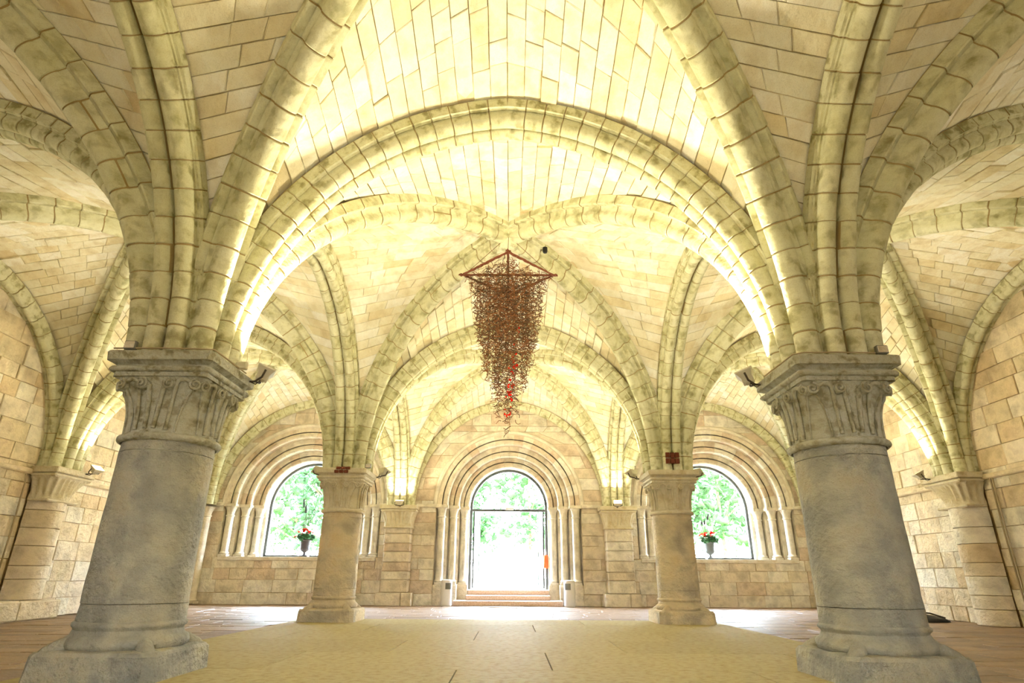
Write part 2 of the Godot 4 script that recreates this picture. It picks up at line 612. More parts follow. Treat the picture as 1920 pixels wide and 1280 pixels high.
func build_ceiling() -> void:
	for j in 3:
		for i in 3:
			var node := struct(numbered("ceiling"), null, null)
			vault_bay(i, j, node)
	# transverse arches and wall ribs
	var t := 1
	for j in 4:
		for i in 3:
			var kind := "t6" if i == 1 else "t5"
			var node := struct("trim_%d" % t, null, null)
			t += 1
			var a := Vector3(XS[i], 0, ZS[j])
			var b := Vector3(XS[i + 1], 0, ZS[j])
			if j == 0 or j == 3:
				# across axis of the frame must point into the room
				half_rib("wall_rib", kind, "wall", node, Transform3D(span_basis(Vector3.RIGHT), a), 14, j == 0)
				half_rib("wall_rib", kind, "wall", node, Transform3D(span_basis(Vector3.LEFT), b), 14, j == 3)
			else:
				half_rib("transverse_arch", kind, "transverse", node, Transform3D(span_basis(Vector3.RIGHT), a), 21)
				half_rib("transverse_arch", kind, "transverse", node, Transform3D(span_basis(Vector3.LEFT), b), 21)
	for i in 4:
		for j in 3:
			var node := struct("trim_%d" % t, null, null)
			t += 1
			var a := Vector3(XS[i], 0, ZS[j])
			var b := Vector3(XS[i], 0, ZS[j + 1])
			if i == 0 or i == 3:
				half_rib("wall_rib", "t6", "wall", node, Transform3D(span_basis(Vector3.FORWARD), a), 14, i == 3)
				half_rib("wall_rib", "t6", "wall", node, Transform3D(span_basis(Vector3.BACK), b), 14, i == 0)
			else:
				half_rib("transverse_arch", "t6", "transverse", node, Transform3D(span_basis(Vector3.FORWARD), a), 17)
				half_rib("transverse_arch", "t6", "transverse", node, Transform3D(span_basis(Vector3.BACK), b), 17)
	var rf := MB.new()
	rf.box(Vector3(0, 6.75, -3), Vector3(19.6, 0.4, 20.6), 0.02)
	struct("roof_slab", rf, M.mortar)

# ---------------------------------------------------------------- walls
# free: Callable(v) -> list of [u0, u1] left of stones at height v
func coursed(parent: Node3D, o: Vector3, ud: Vector3, nd: Vector3, h: float, free: Callable, mats: Array, lens := Vector2(0.32, 0.62), course := Vector2(0.25, 0.33), called := "wall_stone", rough := 0.008, brk := []) -> void:
	var v := 0.0
	var row := 0
	while v < h - 0.05:
		var ch := rng.randf_range(course.x, course.y)
		if h - v - ch < 0.12:
			ch = h - v
		for b in brk:
			if v < b - 0.001 and v + ch > b - 0.1:
				ch = b - v
		var g := 0.004
		var lo: Array = free.call(v + g)
		var hi: Array = free.call(v + ch - g)
		var mid: Array = free.call(v + ch * 0.5)
		for k in mid.size():
			var l0: Array = lo[k] if lo.size() == mid.size() else mid[k]
			var h0: Array = hi[k] if hi.size() == mid.size() else mid[k]
			var width: float = mid[k][1] - mid[k][0]
			if width < 0.06:
				continue
			var s := 0.0
			while s < width - 0.01:
				var w := rng.randf_range(lens.x, lens.y)
				if width - s - w < lens.x * 0.7:
					w = width - s
				var f0 := s / width
				var f1 := (s + w) / width
				s += w
				var m := o + ud * lerpf(mid[k][0], mid[k][1], (f0 + f1) * 0.5) + Vector3.UP * (v + ch * 0.5)
				if not seen(m, 140):
					continue
				var d := jit(rough) + (rng.randf_range(-0.012, 0.012) if rng.randf() < 0.15 else 0.0)
				var q := []
				for c in [[l0, f0, g, 1], [l0, f1, g, -1], [h0, f1, ch - g, -1], [h0, f0, ch - g, 1]]:
					q.append(o + ud * (lerpf(c[0][0], c[0][1], c[1]) + g * c[3] + jit(0.006)) + Vector3.UP * (v + c[2] + jit(0.006)) + nd * (d + jit(0.005)))
				var mb := MB.new()
				mb.stone(q, nd, 0.045, rng.randf_range(0.005, 0.010))
				part(called, mb, pick(mats), parent)
		v += ch
		row += 1

const OPEN := [
	{"cx": -5.775, "sill": 1.2, "r": [2.2, 1.89, 1.58, 1.29], "door": false},
	{"cx": 0.0, "sill": 0.0, "r": [2.03, 1.71, 1.41, 1.14], "door": true},
	{"cx": 5.775, "sill": 1.2, "r": [2.2, 1.89, 1.58, 1.29], "door": false},
]
const YSP := 2.6
const ORDER_Z := [0.0, -0.26, -0.52, -0.78, -1.15]

func slab_with_openings(z_face: float, z_back: float, x0: float, x1: float, h: float, radius: float, sill: float, inner: bool) -> MB:
	# a wall slab between two planes with three arched openings; reveals are closed
	var mb := MB.new()
	for z in [z_face, z_back]:
		var hint := Vector3(0, 0, 1.0 if z > (z_face + z_back) * 0.5 else -1.0)
		var x := x0
		for o in OPEN:
			var r: float = o.r[0] if inner else radius
			var s: float = o.sill if inner else (0.0 if o.door else sill)
			var back: bool = inner and z == z_back
			if back:
				r = o.r[3]
			var cx: float = o.cx
			mb.quad(Vector3(x, 0, z), Vector3(cx - r, 0, z), Vector3(cx - r, h, z), Vector3(x, h, z), hint)
			var n := 36
			for k in n:
				var xa := cx - r * cos(PI * k / n)
				var xb := cx - r * cos(PI * (k + 1) / n)
				var ya := YSP + r * sin(PI * k / n)
				var yb := YSP + r * sin(PI * (k + 1) / n)
				mb.quad(Vector3(xa, ya, z), Vector3(xb, yb, z), Vector3(xb, h, z), Vector3(xa, h, z), hint)
			if s > 0.0:
				mb.quad(Vector3(cx - r, 0, z), Vector3(cx + r, 0, z), Vector3(cx + r, s, z), Vector3(cx - r, s, z), hint)
			x = cx + r
		mb.quad(Vector3(x, 0, z), Vector3(x1, 0, z), Vector3(x1, h, z), Vector3(x, h, z), hint)
	if not inner:
		for o in OPEN:
			var r := radius
			var s: float = 0.0 if o.door else sill
			var pts := [Vector2(o.cx - r, s)]
			for k in 37:
				pts.append(Vector2(o.cx - r * cos(PI * k / 36), YSP + r * sin(PI * k / 36)))
			pts.append(Vector2(o.cx + r, s))
			for k in pts.size():
				var a: Vector2 = pts[k]
				var b: Vector2 = pts[(k + 1) % pts.size()]
				mb.quad(Vector3(a.x, a.y, z_face), Vector3(b.x, b.y, z_face), Vector3(b.x, b.y, z_back), Vector3(a.x, a.y, z_back), Vector3(o.cx - (a.x + b.x) * 0.5, 2.0 - (a.y + b.y) * 0.5, 0))
	return mb

func order_frames(cx: float, a0: float, a1: float, n: int, zf: float) -> Array:
	# x axis radial outwards, y axis towards the room
	var f := []
	for i in n + 1:
		var a := lerpf(a0, a1, float(i) / n)
		f.append([Vector3(cx, YSP, zf), Vector3(cos(a), sin(a), 0), Vector3(0, 0, 1)])
	return f

func colonnette(parent: Node3D, p: Vector3, base_y: float, cap_y: float, r: float, mat: Material) -> void:
	var sh := MB.new()
	sh.lathe([Vector2(r, cap_y), Vector2(r, base_y + 0.14)], 14, Vector3(p.x, 0, p.z))
	var shaft := part("colonnette", sh, mat, parent)
	var bs := MB.new()
	bs.box(Vector3(p.x, base_y + 0.03, p.z), Vector3(r * 2.5, 0.06, r * 2.5), 0.01)
	var pr := [Vector2(r, base_y + 0.15)] + [Vector2(r * 1.05, base_y + 0.13)] + arc(Vector2(r * 1.02, base_y + 0.09), 0.03, 80, -80, 5) + [Vector2(r * 1.2, base_y + 0.05)]
	bs.lathe(pr, 14, Vector3(p.x, 0, p.z))
	part("base", bs, mat, shaft)
	var cp := MB.new()
	var w := r * 1.42
	for k in 8:
		var t0 := k / 8.0
		var t1 := (k + 1) / 8.0
		var ra := [[], []]
		for e in 2:
			var t: float = [t0, t1][e]
			for q in 16:
				var th := TAU * q / 16
				var sq := w / maxf(absf(cos(th)), absf(sin(th)))
				var kk := pow(t, 1.9)
				var rr := lerpf(r * 1.02, minf(sq, w * 1.3), kk)
				ra[e].append(Vector3(p.x + cos(th) * rr, cap_y + 0.24 * t, p.z + sin(th) * rr))
		cp.grid(ra, true, -1.0)
	cp.lathe(arc(Vector2(r * 1.03, cap_y), 0.022, 90, -90, 5), 14, Vector3(p.x, 0, p.z))
	part("capital", cp, mat, shaft)

func build_opening(idx: int, node: Node3D, zf: float) -> void:
	var o: Dictionary = OPEN[idx]
	var cx: float = o.cx
	var r: Array = o.r
	var sill: float = o.sill
	var base: float = 0.52 if o.door else sill
	# stepped jambs, one body
	var jb := MB.new()
	for sg in [-1.0, 1.0]:
		for k in 4:
			var x: float = cx + sg * r[k]
			var za: float = zf + ORDER_Z[k]
			var zb: float = zf + ORDER_Z[k + 1]
			jb.quad(Vector3(x, sill, za), Vector3(x, YSP + 0.02, za), Vector3(x, YSP + 0.02, zb), Vector3(x, sill, zb), Vector3(-sg, 0, 0))
			if k < 3:
				var x2: float = cx + sg * r[k + 1]
				jb.quad(Vector3(x, sill, zb), Vector3(x, YSP + 0.02, zb), Vector3(x2, YSP + 0.02, zb), Vector3(x2, sill, zb), Vector3(0, 0, 1))
	# inner reveal of the arch and the sill
	for k in 24:
		var f := order_frames(cx, PI * k / 24.0, PI * (k + 1) / 24.0, 1, zf)
		var qa: Vector3 = f[0][0] + f[0][1] * r[3]
		var qb: Vector3 = f[1][0] + f[1][1] * r[3]
		jb.quad(qa + Vector3(0, 0, ORDER_Z[3] + 0.03), qb + Vector3(0, 0, ORDER_Z[3] + 0.03), qb + Vector3(0, 0, ORDER_Z[4]), qa + Vector3(0, 0, ORDER_Z[4]), -f[0][1])
		for m in 3:   # beds behind the arch stones
			var ra: float = r[m]
			var rb: float = r[m + 1]
			var zz: float = ORDER_Z[m] - 0.02
			jb.quad(f[0][0] + f[0][1] * ra + Vector3(0, 0, zz), f[1][0] + f[1][1] * ra + Vector3(0, 0, zz), f[1][0] + f[1][1] * (rb + 0.06) + Vector3(0, 0, zz), f[0][0] + f[0][1] * (rb + 0.06) + Vector3(0, 0, zz), Vector3(0, 0, 1))
			var rs := rb + 0.02
			jb.quad(f[0][0] + f[0][1] * rs + Vector3(0, 0, zz - 0.06), f[1][0] + f[1][1] * rs + Vector3(0, 0, zz - 0.06), f[1][0] + f[1][1] * rs + Vector3(0, 0, ORDER_Z[m + 1]), f[0][0] + f[0][1] * rs + Vector3(0, 0, ORDER_Z[m + 1]), -f[0][1])
	part("jamb", jb, back_mats[2], node)
	# arch stones of the three orders
	for m in 3:
		var n := 21 - m * 3
		var ra: float = r[m]
		var rb: float = r[m + 1]
		var z0: float = ORDER_Z[m]
		var z1: float = ORDER_Z[m + 1]
		var pr := []
		# from the soffit's back, round the roll, to the outer edge of the face
		pr = [Vector2(ra, z0), Vector2(rb + 0.175, z0), Vector2(rb + 0.165, z0 - 0.02), Vector2(rb + 0.14, z0 - 0.02)]
		pr += arc(Vector2(rb + 0.062, z0 - 0.055), 0.072, 65, 215, 7)
		pr += [Vector2(rb + 0.03, z0 - 0.12), Vector2(rb, z0 - 0.135), Vector2(rb, z1)]
		pr.reverse()
		var segs := MB.prof(pr)
		for k in n:
			var ga := 0.0035 / rb
			var mb := MB.new()
			mb.sweep(order_frames(cx, PI * k / n + ga, PI * (k + 1) / n - ga, 3, zf), segs)
			part("voussoir", mb, pick(back_mats), node)
	# hood moulding round the outer order
	var hood := MB.new()
	var hp := [Vector2(r[0] - 0.03, 0.0), Vector2(r[0] - 0.01, 0.05), Vector2(r[0] + 0.05, 0.06), Vector2(r[0] + 0.09, 0.03), Vector2(r[0] + 0.10, 0.0)]
	hood.sweep(order_frames(cx, 0, PI, 40, zf), MB.prof(hp))
	part("hood_mould", hood, back_mats[2], node)
	# columns in the nooks
	for sg in [-1.0, 1.0]:
		for m in 3:
			var mx: float = cx + sg * (r[m + 1] + (r[m] - r[m + 1]) * 0.52)
			var mz: float = zf + ORDER_Z[m] - 0.125
			colonnette(node, Vector3(mx, 0, mz), base, 2.28, 0.098, back_mats[4] if m != 1 else back_mats[2])
			if o.door:
				var pl := MB.new()
				pl.box(Vector3(mx, 0.26, mz), Vector3(0.31, 0.52, 0.27), 0.015)
				part("plinth_stone", pl, back_mats[0], node)
	# impost band over the capitals
	for sg in [-1.0, 1.0]:
		var ib := MB.new()
		for m in 3:
			var xa: float = cx + sg * (r[m] + 0.02)
			var xb: float = cx + sg * (r[m + 1] - 0.015)
			ib.box(Vector3((xa + xb) * 0.5, 2.56, zf + ORDER_Z[m] - 0.12), Vector3(absf(xb - xa), 0.085, 0.31), 0.012)
		part("impost", ib, back_mats[2], node)

func build_walls() -> void:
	var zf: float = ZS[3]
	# back wall
	var bw := slab_with_openings(zf - 0.025, zf - 1.15, -9.4, 9.4, 6.6, 0.0, 0.0, true)
	var wb := struct("wall_back", bw, M.wall_mortar)
	var free := func(v: float) -> Array:
		var out := []
		var x := -8.55
		for o in OPEN:
			var hw: float = 0.0
			if v > YSP:
				var rr: float = o.r[0] + 0.06
				var dy := v - YSP
				hw = sqrt(maxf(0.0, rr * rr - dy * dy))
			elif v > o.sill or o.door:
				hw = o.r[0]
			if o.door and v <= 0.52:
				hw = o.r[0] + 0.0
			if hw > 0.0 or v > YSP:
				out.append([x, o.cx - hw])
				x = o.cx + hw
		out.append([x, 8.55])
		return out
	coursed(wb, Vector3(0, 0, zf), Vector3.RIGHT, Vector3(0, 0, 1), 5.5, free, back_mats, Vector2(0.4, 0.8), Vector2(0.27, 0.36), "wall_stone", 0.008, [4.69, 4.86])
	for i in 3:
		var nm: String = ["window_1", "door_1", "window_2"][i]
		var node := struct(nm, null, null)
		build_opening(i, node, zf)
		fill_opening(i, node, zf)
	# string course along the back wall
	var k := 1
	for seg in [[-8.55, -5.775 - 2.2], [-5.775 + 2.2, -3.4], [-2.6, -2.03], [2.03, 2.6], [3.4, 5.775 - 2.2], [5.775 + 2.2, 8.55]]:
		var mb := MB.new()
		mb.box(Vector3((seg[0] + seg[1]) * 0.5, 2.57, zf + 0.03), Vector3(seg[1] - seg[0], 0.1, 0.09), 0.02)
		struct("trim_%d" % (100 + k), mb, back_mats[2])
		k += 1
	# side walls
	for sg in [-1.0, 1.0]:
		var mb := MB.new()
		mb.box(Vector3(sg * (8.55 + 0.425), 3.3, -3), Vector3(0.8, 6.6, 20.0), 0.005)
		var w := struct("wall_left" if sg < 0 else "wall_right", mb, M.wall_mortar)
		var free2 := func(v: float) -> Array:
			return [[-12.0, -6.38], [-5.62, 6.0]]
		coursed(w, Vector3(sg * 8.55, 0, 0), Vector3(0, 0, 1), Vector3(-sg, 0, 0), 5.5, free2, wall_mats, Vector2(0.36, 0.68), Vector2(0.26, 0.37), "wall_stone", 0.016)
		var sc := MB.new()
		sc.box(Vector3(sg * 8.52, 2.44, -9.2), Vector3(0.09, 0.09, 5.6), 0.02)
		sc.box(Vector3(sg * 8.52, 2.44, -2.7), Vector3(0.09, 0.09, 5.8), 0.02)
		struct("trim_%d" % (100 + k), sc, wall_mats[0])
		k += 1
	var be := MB.new()
	be.box(Vector3(-8.28, 0.16, -3.5), Vector3(0.52, 0.32, 4.0), 0.03)
	var bench := struct("baseboard_left", be, wall_mats[1])
	# front wall behind the camera, with its three arched openings onto the cloister
	var fw := slab_with_openings(6.0, 7.0, -9.4, 9.4, 6.6, 0.36, 1.7, false)
	struct("wall_front", fw, M.mortar)

func arch_outline(cx: float, r: float, sill: float, n := 28) -> Array:
	var p := [Vector2(cx - r, sill)]
	for k in n + 1:
		p.append(Vector2(cx - r * cos(PI * k / n), YSP + r * sin(PI * k / n)))
	p.append(Vector2(cx + r, sill))
	return p

func bar(mb: MB, pts: Array, z: float, r: float) -> void:
	for k in pts.size() - 1:
		var a := Vector3(pts[k].x, pts[k].y, z)
		var b := Vector3(pts[k + 1].x, pts[k + 1].y, z)
		var d := (b - a).normalized()
		var bs := Basis(d, Vector3(0, 0, 1).cross(d), Vector3(0, 0, 1))
		mb.box((a + b) * 0.5, Vector3(a.distance_to(b) + r * 0.4, r * 2, r * 2.4), 0.004, bs)

func fill_opening(i: int, node: Node3D, zf: float) -> void:
	var o: Dictionary = OPEN[i]
	var r: float = o.r[3] - 0.03
	var z := zf - 0.98
	if not o.door:
		var sl := MB.new()
		sl.box(Vector3(o.cx, o.sill - 0.05, zf - 0.58), Vector3(o.r[0] * 2 - 0.1, 0.1, 1.22), 0.012)
		part("sill", sl, M.pale, node)
		var out := arch_outline(o.cx, r, o.sill + 0.03)
		var fr := MB.new()
		bar(fr, out, z, 0.04)
		bar(fr, [out[-1], out[0]], z, 0.04)
		part("frame", fr, M.metal, node)
		var gl := MB.new()
		for k in range(1, out.size() - 2):
			gl.tri(Vector3(out[0].x, out[0].y, z), Vector3(out[k].x, out[k].y, z), Vector3(out[k + 1].x, out[k + 1].y, z), Vector3(0, 0, 1))
		gl.tri(Vector3(out[0].x, out[0].y, z), Vector3(out[-2].x, out[-2].y, z), Vector3(out[-1].x, out[-1].y, z), Vector3(0, 0, 1))
		part("pane", gl, M.glass, node)
		return
	# door: fixed fanlight, lintel bar, posts, open glass leaves, threshold and steps
	var out2 := arch_outline(o.cx, r, 0.4)
	var fr2 := MB.new()
	bar(fr2, out2, z, 0.042)
	part("frame", fr2, M.metal, node)
	var li := MB.new()
	li.box(Vector3(0, 2.55, z), Vector3(r * 2, 0.07, 0.08), 0.006)
	part("lintel_bar", li, M.metal, node)
	var gl2 := MB.new()
	for k in range(1, out2.size() - 3):
		gl2.tri(Vector3(0, YSP, z), Vector3(out2[k].x, out2[k].y, z), Vector3(out2[k + 1].x, out2[k + 1].y, z), Vector3(0, 0, 1))
	part("pane", gl2, M.glass, node)
	var sn := MB.new()
	sn.box(Vector3(0.02, 2.59, z + 0.05), Vector3(0.24, 0.075, 0.03), 0.006)
	part("sign", sn, M.white, node)
	for sg in [-1.0, 1.0]:
		var hx: float = sg * (r - 0.09)
		var hinge := Vector3(hx, 0.42, z - 0.03)
		var dir := Vector3(-sg * 0.12, 0, -1).normalized()
		var bs := Basis(dir, Vector3.UP, dir.cross(Vector3.UP))
		var lf := MB.new()
		var wd := 1.0
		for q in [[0.03, 1.05, 0.06, 2.1], [wd - 0.03, 1.05, 0.06, 2.1]]:
			lf.box(hinge + bs * Vector3(q[0], q[1], 0), Vector3(q[2], q[3], 0.045), 0.005, bs)
		for q in [[wd * 0.5, 0.04], [wd * 0.5, 2.07]]:
			lf.box(hinge + bs * Vector3(q[0], q[1], 0), Vector3(wd - 0.1, 0.07, 0.045), 0.005, bs)
		var leaf := part("door_leaf", lf, M.metal, node)
		var pg := MB.new()
		pg.box(hinge + bs * Vector3(wd * 0.5, 1.05, 0), Vector3(wd - 0.1, 1.96, 0.012), 0.002, bs)
		part("pane", pg, M.glass, leaf)
		var hd := MB.new()
		hd.box(hinge + bs * Vector3(wd - 0.07, 0.95, -sg * 0.04), Vector3(0.07, 0.16, 0.03), 0.008, bs)
		part("handle", hd, M.grey, leaf)
	for s in [[0.0, 0.135, 0.52, 1.46], [0.135, 0.26, 0.2, 1.15], [0.26, 0.39, -0.1, 1.12]]:
		var st := MB.new()
		var zfront: float = zf - 0.35 + s[2]
		st.box(Vector3(0, (s[0] + s[1]) * 0.5, (zfront + zf - 1.6) * 0.5), Vector3(s[3] * 2, s[1] - s[0], zfront - (zf - 1.6)), 0.018)
		part("step", st, M.step, node)

# ---------------------------------------------------------------- floor
func build_floor() -> void:
	var mb := MB.new()
	mb.box(Vector3(0, -0.16, -3), Vector3(18.8, 0.3, 20), 0.005)
	var fl := struct("floor", mb, M.floor_bed)
	# flags, largest in the picture first
	var list := []
	var z := -11.98
	while z < 2.4:
		var d := rng.randf_range(0.26, 0.40)
		var x := -8.5
		while x < 8.5:
			var w := rng.randf_range(0.45, 0.95)
			if x + w > 8.4:
				w = 8.54 - x
			var c := Vector3(x + w * 0.5, 0, z + d * 0.5)
			var covered := absf(c.x) < 3.45 and c.z > -6.25
			if not covered and seen(c, 120):
				list.append([c, w, d, (pixel(c).z)])
			x += w
		z += d
	list.sort_custom(func(a, b): return a[3] < b[3])
	var rest := MB.new()
	for k in list.size():
		var f: Array = list[k]
		var one := MB.new() if k < 300 else rest
		var c: Vector3 = f[0]
		var h := jit(0.003)
		var hx: float = f[1] * 0.5 - 0.004
		var hz: float = f[2] * 0.5 - 0.004
		var q := []
		for s in [[-1, -1], [1, -1], [1, 1], [-1, 1]]:
			q.append(c + Vector3(s[0] * hx + jit(0.004), h + jit(0.002), s[1] * hz + jit(0.004)))
		one.stone(q, Vector3.UP, 0.03, 0.005)
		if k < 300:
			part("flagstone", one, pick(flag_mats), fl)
	if rest.ok():
		var o := part("flagstones", rest, flag_mats[2], fl)
		o.set_meta("kind", "stuff")
	# pale sheets laid over the middle of the floor, between the pillars
	var zz := -6.45
	var row := 0
	while zz < 5.9:
		var d := 1.22
		var x := -3.62
		var first := true
		while x < 3.6:
			var w := 2.44
			if first:
				w = [2.44, 1.6, 0.8][row % 3]
				first = false
			w = minf(w, 3.62 - x)
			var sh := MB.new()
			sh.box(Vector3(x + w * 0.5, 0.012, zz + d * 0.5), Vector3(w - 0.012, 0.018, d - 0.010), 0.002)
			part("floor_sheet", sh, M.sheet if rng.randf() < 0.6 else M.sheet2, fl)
			x += w
		zz += d
		row += 1

# ---------------------------------------------------------------- pillars
func square_ring(mb: MB, rings: Array, at: Vector3, hint_out := true) -> void:
	# rings: [half width, y, chamfer]
	for k in rings.size() - 1:
		var a := oct(rings[k], at)
		var b := oct(rings[k + 1], at)
		for i in 8:
			var j := (i + 1) % 8
			var c: Vector3 = (a[i] + a[j] + b[i] + b[j]) * 0.25 - at
			var up := 0.0
			if absf(rings[k + 1][1] - rings[k][1]) < 0.3 * absf(rings[k + 1][0] - rings[k][0]):
				up = 1.0 if (rings[k + 1][0] < rings[k][0]) == (rings[k + 1][1] >= rings[k][1]) else -1.0
			mb.quad(a[i], a[j], b[j], b[i], Vector3(c.x, 0, c.z).normalized() * (0.2 if up != 0.0 else 1.0) + Vector3.UP * up)

func oct(r: Array, at: Vector3) -> Array:
	var w: float = r[0]
	var c: float = r[2]
	var o := []
	for q in [[w, -w + c], [w, w - c], [w - c, w], [-w + c, w], [-w, w - c], [-w, -w + c], [-w + c, -w], [w - c, -w]]:
		var p := at + Vector3(q[0], r[1], q[1])
		o.append(p + Vector3(fn.get_noise_3dv(p * 300.0), 0, fn.get_noise_3dv(p * 300.0 + Vector3.ONE * 500)) * 0.012)
	return o

func bell(r0: float, w: float, y0: float, y1: float, th: float, t: float) -> Vector3:
	var sq := w / maxf(absf(cos(th)), absf(sin(th)))
	sq = minf(sq, w * 1.28)
	var k := pow(clampf((t - 0.18) / 0.82, 0.0, 1.0), 2.2)
	var rr := lerpf(r0, sq, k)
	return Vector3(cos(th) * rr, lerpf(y0, y1, t), sin(th) * rr)

func carved_capital(cap: Node3D, r0: float, w: float, y0: float, y1: float, mat: Material) -> void:
	# stems, leaf edges and volutes laid over the bell
	var place := func(f: float, al: float, t: float, off: float) -> Vector3:
		var th := f + deg_to_rad(al)
		var p := bell(r0, w, y0, y1, th, t)
		return p + Vector3(cos(th), -0.3, sin(th)).normalized() * off
	for q in 4:
		var f := q * PI * 0.5
		for sg in [-1.0, 1.0]:
			# centre stem curling into a volute
			var pts := []
			for k in 13:
				var t := lerpf(0.12, 0.84, k / 12.0)
				pts.append(place.call(f, sg * (5.0 + 4.0 * t + 4.0 * pow(t, 6)), t, 0.008))
			var st := MB.new()
			st.tube(pts, 0.018, 6, 0.022)
			part("stem", st, mat, cap)
			var vc: Vector3 = place.call(f, sg * 15.5, 0.86, 0.035)
			part("volute", volute(vc, f + deg_to_rad(sg * 8.0), 0.050, sg), mat, cap)
			# broad leaf that rises, arches and curls at the corner
			pts = []
			for k in 17:
				var s := k / 16.0
				var al := 20.0 + 6.0 * s + (16.0 * pow(maxf(0.0, (s - 0.55) / 0.45), 1.3))
				var t := 0.10 + 0.84 * sin(minf(s / 0.72, 1.0) * PI * 0.5) - (0.10 * pow(maxf(0.0, (s - 0.72) / 0.28), 1.5))
				pts.append(place.call(f, sg * al, t, 0.010))
			var lf := MB.new()
			lf.tube(pts, 0.016, 6, 0.020)
			part("leaf_edge", lf, mat, cap)
			pts = []
			for k in 11:
				var s := k / 10.0
				pts.append(place.call(f, sg * (31.0 + 9.0 * s * s), 0.08 + 0.70 * s, 0.006))
			var l2 := MB.new()
			l2.tube(pts, 0.010, 5, 0.014)
			part("leaf_rib", l2, mat, cap)
			var cc: Vector3 = place.call(f, sg * 41.0, 0.86, 0.02)
			part("volute", volute(cc, f + deg_to_rad(sg * 24.0), 0.05, sg), mat, cap)

func volute(c: Vector3, th: float, r: float, sg: float) -> MB:
	var mb := MB.new()
	var d := Vector3(cos(th), 0, sin(th))
	var side := Vector3(-d.z, 0, d.x) * sg
	var pts := []
	for k in 19:
		var a := -k / 18.0 * TAU * 1.6 + 1.4
		var rr := r * (1.0 - 0.8 * k / 18.0)
		pts.append(c + side * (-cos(a) * rr) + Vector3.UP * (sin(a) * rr) + d * (0.012 * k / 18.0 + 0.012))
	mb.tube(pts, r * 0.26, 5, r * 0.2)
	mb.tube([c - d * 0.05, c + d * 0.006], r * 0.95, 12, r * 0.9)
	return mb

func pillar(at: Vector3, r: float, label: String, near: bool) -> void:
	var p := thing("pillar", label, "pillar", at, "")
	var m1: Material = M.pillar if near else M.pillar2
	var m2: Material = M.capital if near else M.capital2
	var o := Vector3.ZERO
	var pl := MB.new()
	square_ring(pl, [[0.475, 0.0, 0.05], [0.465, 0.19, 0.06], [0.45, 0.215, 0.07], [0.40, 0.225, 0.1], [0.0, 0.225, 0.0]], o)
	part("plinth", pl, m1, p)
	for q in 4:     # worn claws on the corners of the plinth
		var a := PI * 0.25 + q * PI * 0.5
		var d := Vector3(cos(a), 0, sin(a))
		var cl := MB.new()
		cl.tube([d * (r - 0.02) + Vector3.UP * 0.27, d * (r + 0.06) + Vector3.UP * 0.245, d * (r + 0.13) + Vector3.UP * 0.20, d * (r + 0.19) + Vector3.UP * 0.13], 0.05, 10, 0.075)
		part("claw", cl, m1, p)
	var bs := MB.new()
	var pr := [Vector2(r + 0.010, 0.53), Vector2(r + 0.014, 0.41)]
	pr += arc(Vector2(r + 0.012, 0.385), 0.022, 70, -70, 5)
	pr += [Vector2(r + 0.012, 0.35), Vector2(r + 0.025, 0.32)]
	pr += arc(Vector2(r + 0.02, 0.262), 0.05, 75, -60, 7)
	pr += [Vector2(r + 0.03, 0.20)]
	bs.lathe(pr, 40, o, 0, TAU, 38.0, fn, 0.012)
	part("base", bs, m1, p)
	var prof_s := []
	for k in 15:
		prof_s.append(Vector2(r + 0.012 - 0.012 * k / 14.0, lerpf(0.535, 1.70, k / 14.0)))
	prof_s.reverse()
	var sh := MB.new()
	sh.lathe(prof_s, 48, o, 0, TAU, 38.0, fn, 0.006)
	part("shaft", sh, m1, p)
	var s2 := MB.new()
	s2.lathe([Vector2(r - 0.004, 1.80), Vector2(r - 0.001, 1.705)], 48, o, 0, TAU, 38.0, fn, 0.006)
	part("shaft_drum", s2, m1, p)
	var ring := MB.new()
	ring.lathe(arc(Vector2(r + 0.012, 1.815), 0.032, 95, -95, 8), 48, o, 0, TAU, 60.0, fn, 0.012)
	part("neck_ring", ring, m2, p)
	var bl := MB.new()
	var rows := []
	for k in 15:
		var t := k / 14.0
		var row := []
		for q in 64:
			var th := TAU * q / 64.0
			var b := bell(r - 0.005, 0.395, 1.82, 2.335, th, t)
			var al := rad_to_deg(fposmod(th + PI * 0.25, PI * 0.5)) - 45.0
			var cut := 0.014 * exp(-pow((absf(al) - 15.0) / 3.0, 2)) + 0.012 * exp(-pow((absf(al) - 28.0) / 3.5, 2)) + 0.01 * exp(-pow(al / 4.0, 2))
			row.append(b - Vector3(cos(th), 0, sin(th)) * cut * smoothstep(0.05, 0.4, t))
		rows.append(row)
	bl.grid(rows, true, -1.0)
	var cap := part("capital", bl, m2, p)
	carved_capital(cap, r - 0.005, 0.395, 1.82, 2.335, m2)
	var ab := MB.new()
	var rings := [[0.0, 2.32, 0.0], [0.405, 2.325, 0.03], [0.405, 2.362, 0.03]]
	for a in arc(Vector2(0.415, 2.388), 0.025, -80, 80, 5):
		rings.append([a.x, a.y, 0.035])
	rings += [[0.395, 2.415, 0.03], [0.40, 2.43, 0.03], [0.435, 2.452, 0.03], [0.456, 2.458, 0.03], [0.460, 2.535, 0.03], [0.445, 2.545, 0.03], [0.0, 2.545, 0.0]]
	square_ring(ab, rings, o)
	part("abacus", ab, m2, p)
	if not near and at.x < 0.0:
		for i in 3:
			for j in 2:
				var bk := MB.new()
				bk.box(Vector3(-0.07 + 0.085 * i + 0.03 * j, 2.478 + 0.058 * j, 0.452), Vector3(0.078, 0.05, 0.045), 0.006)
				part("brick", bk, M.brick, p)

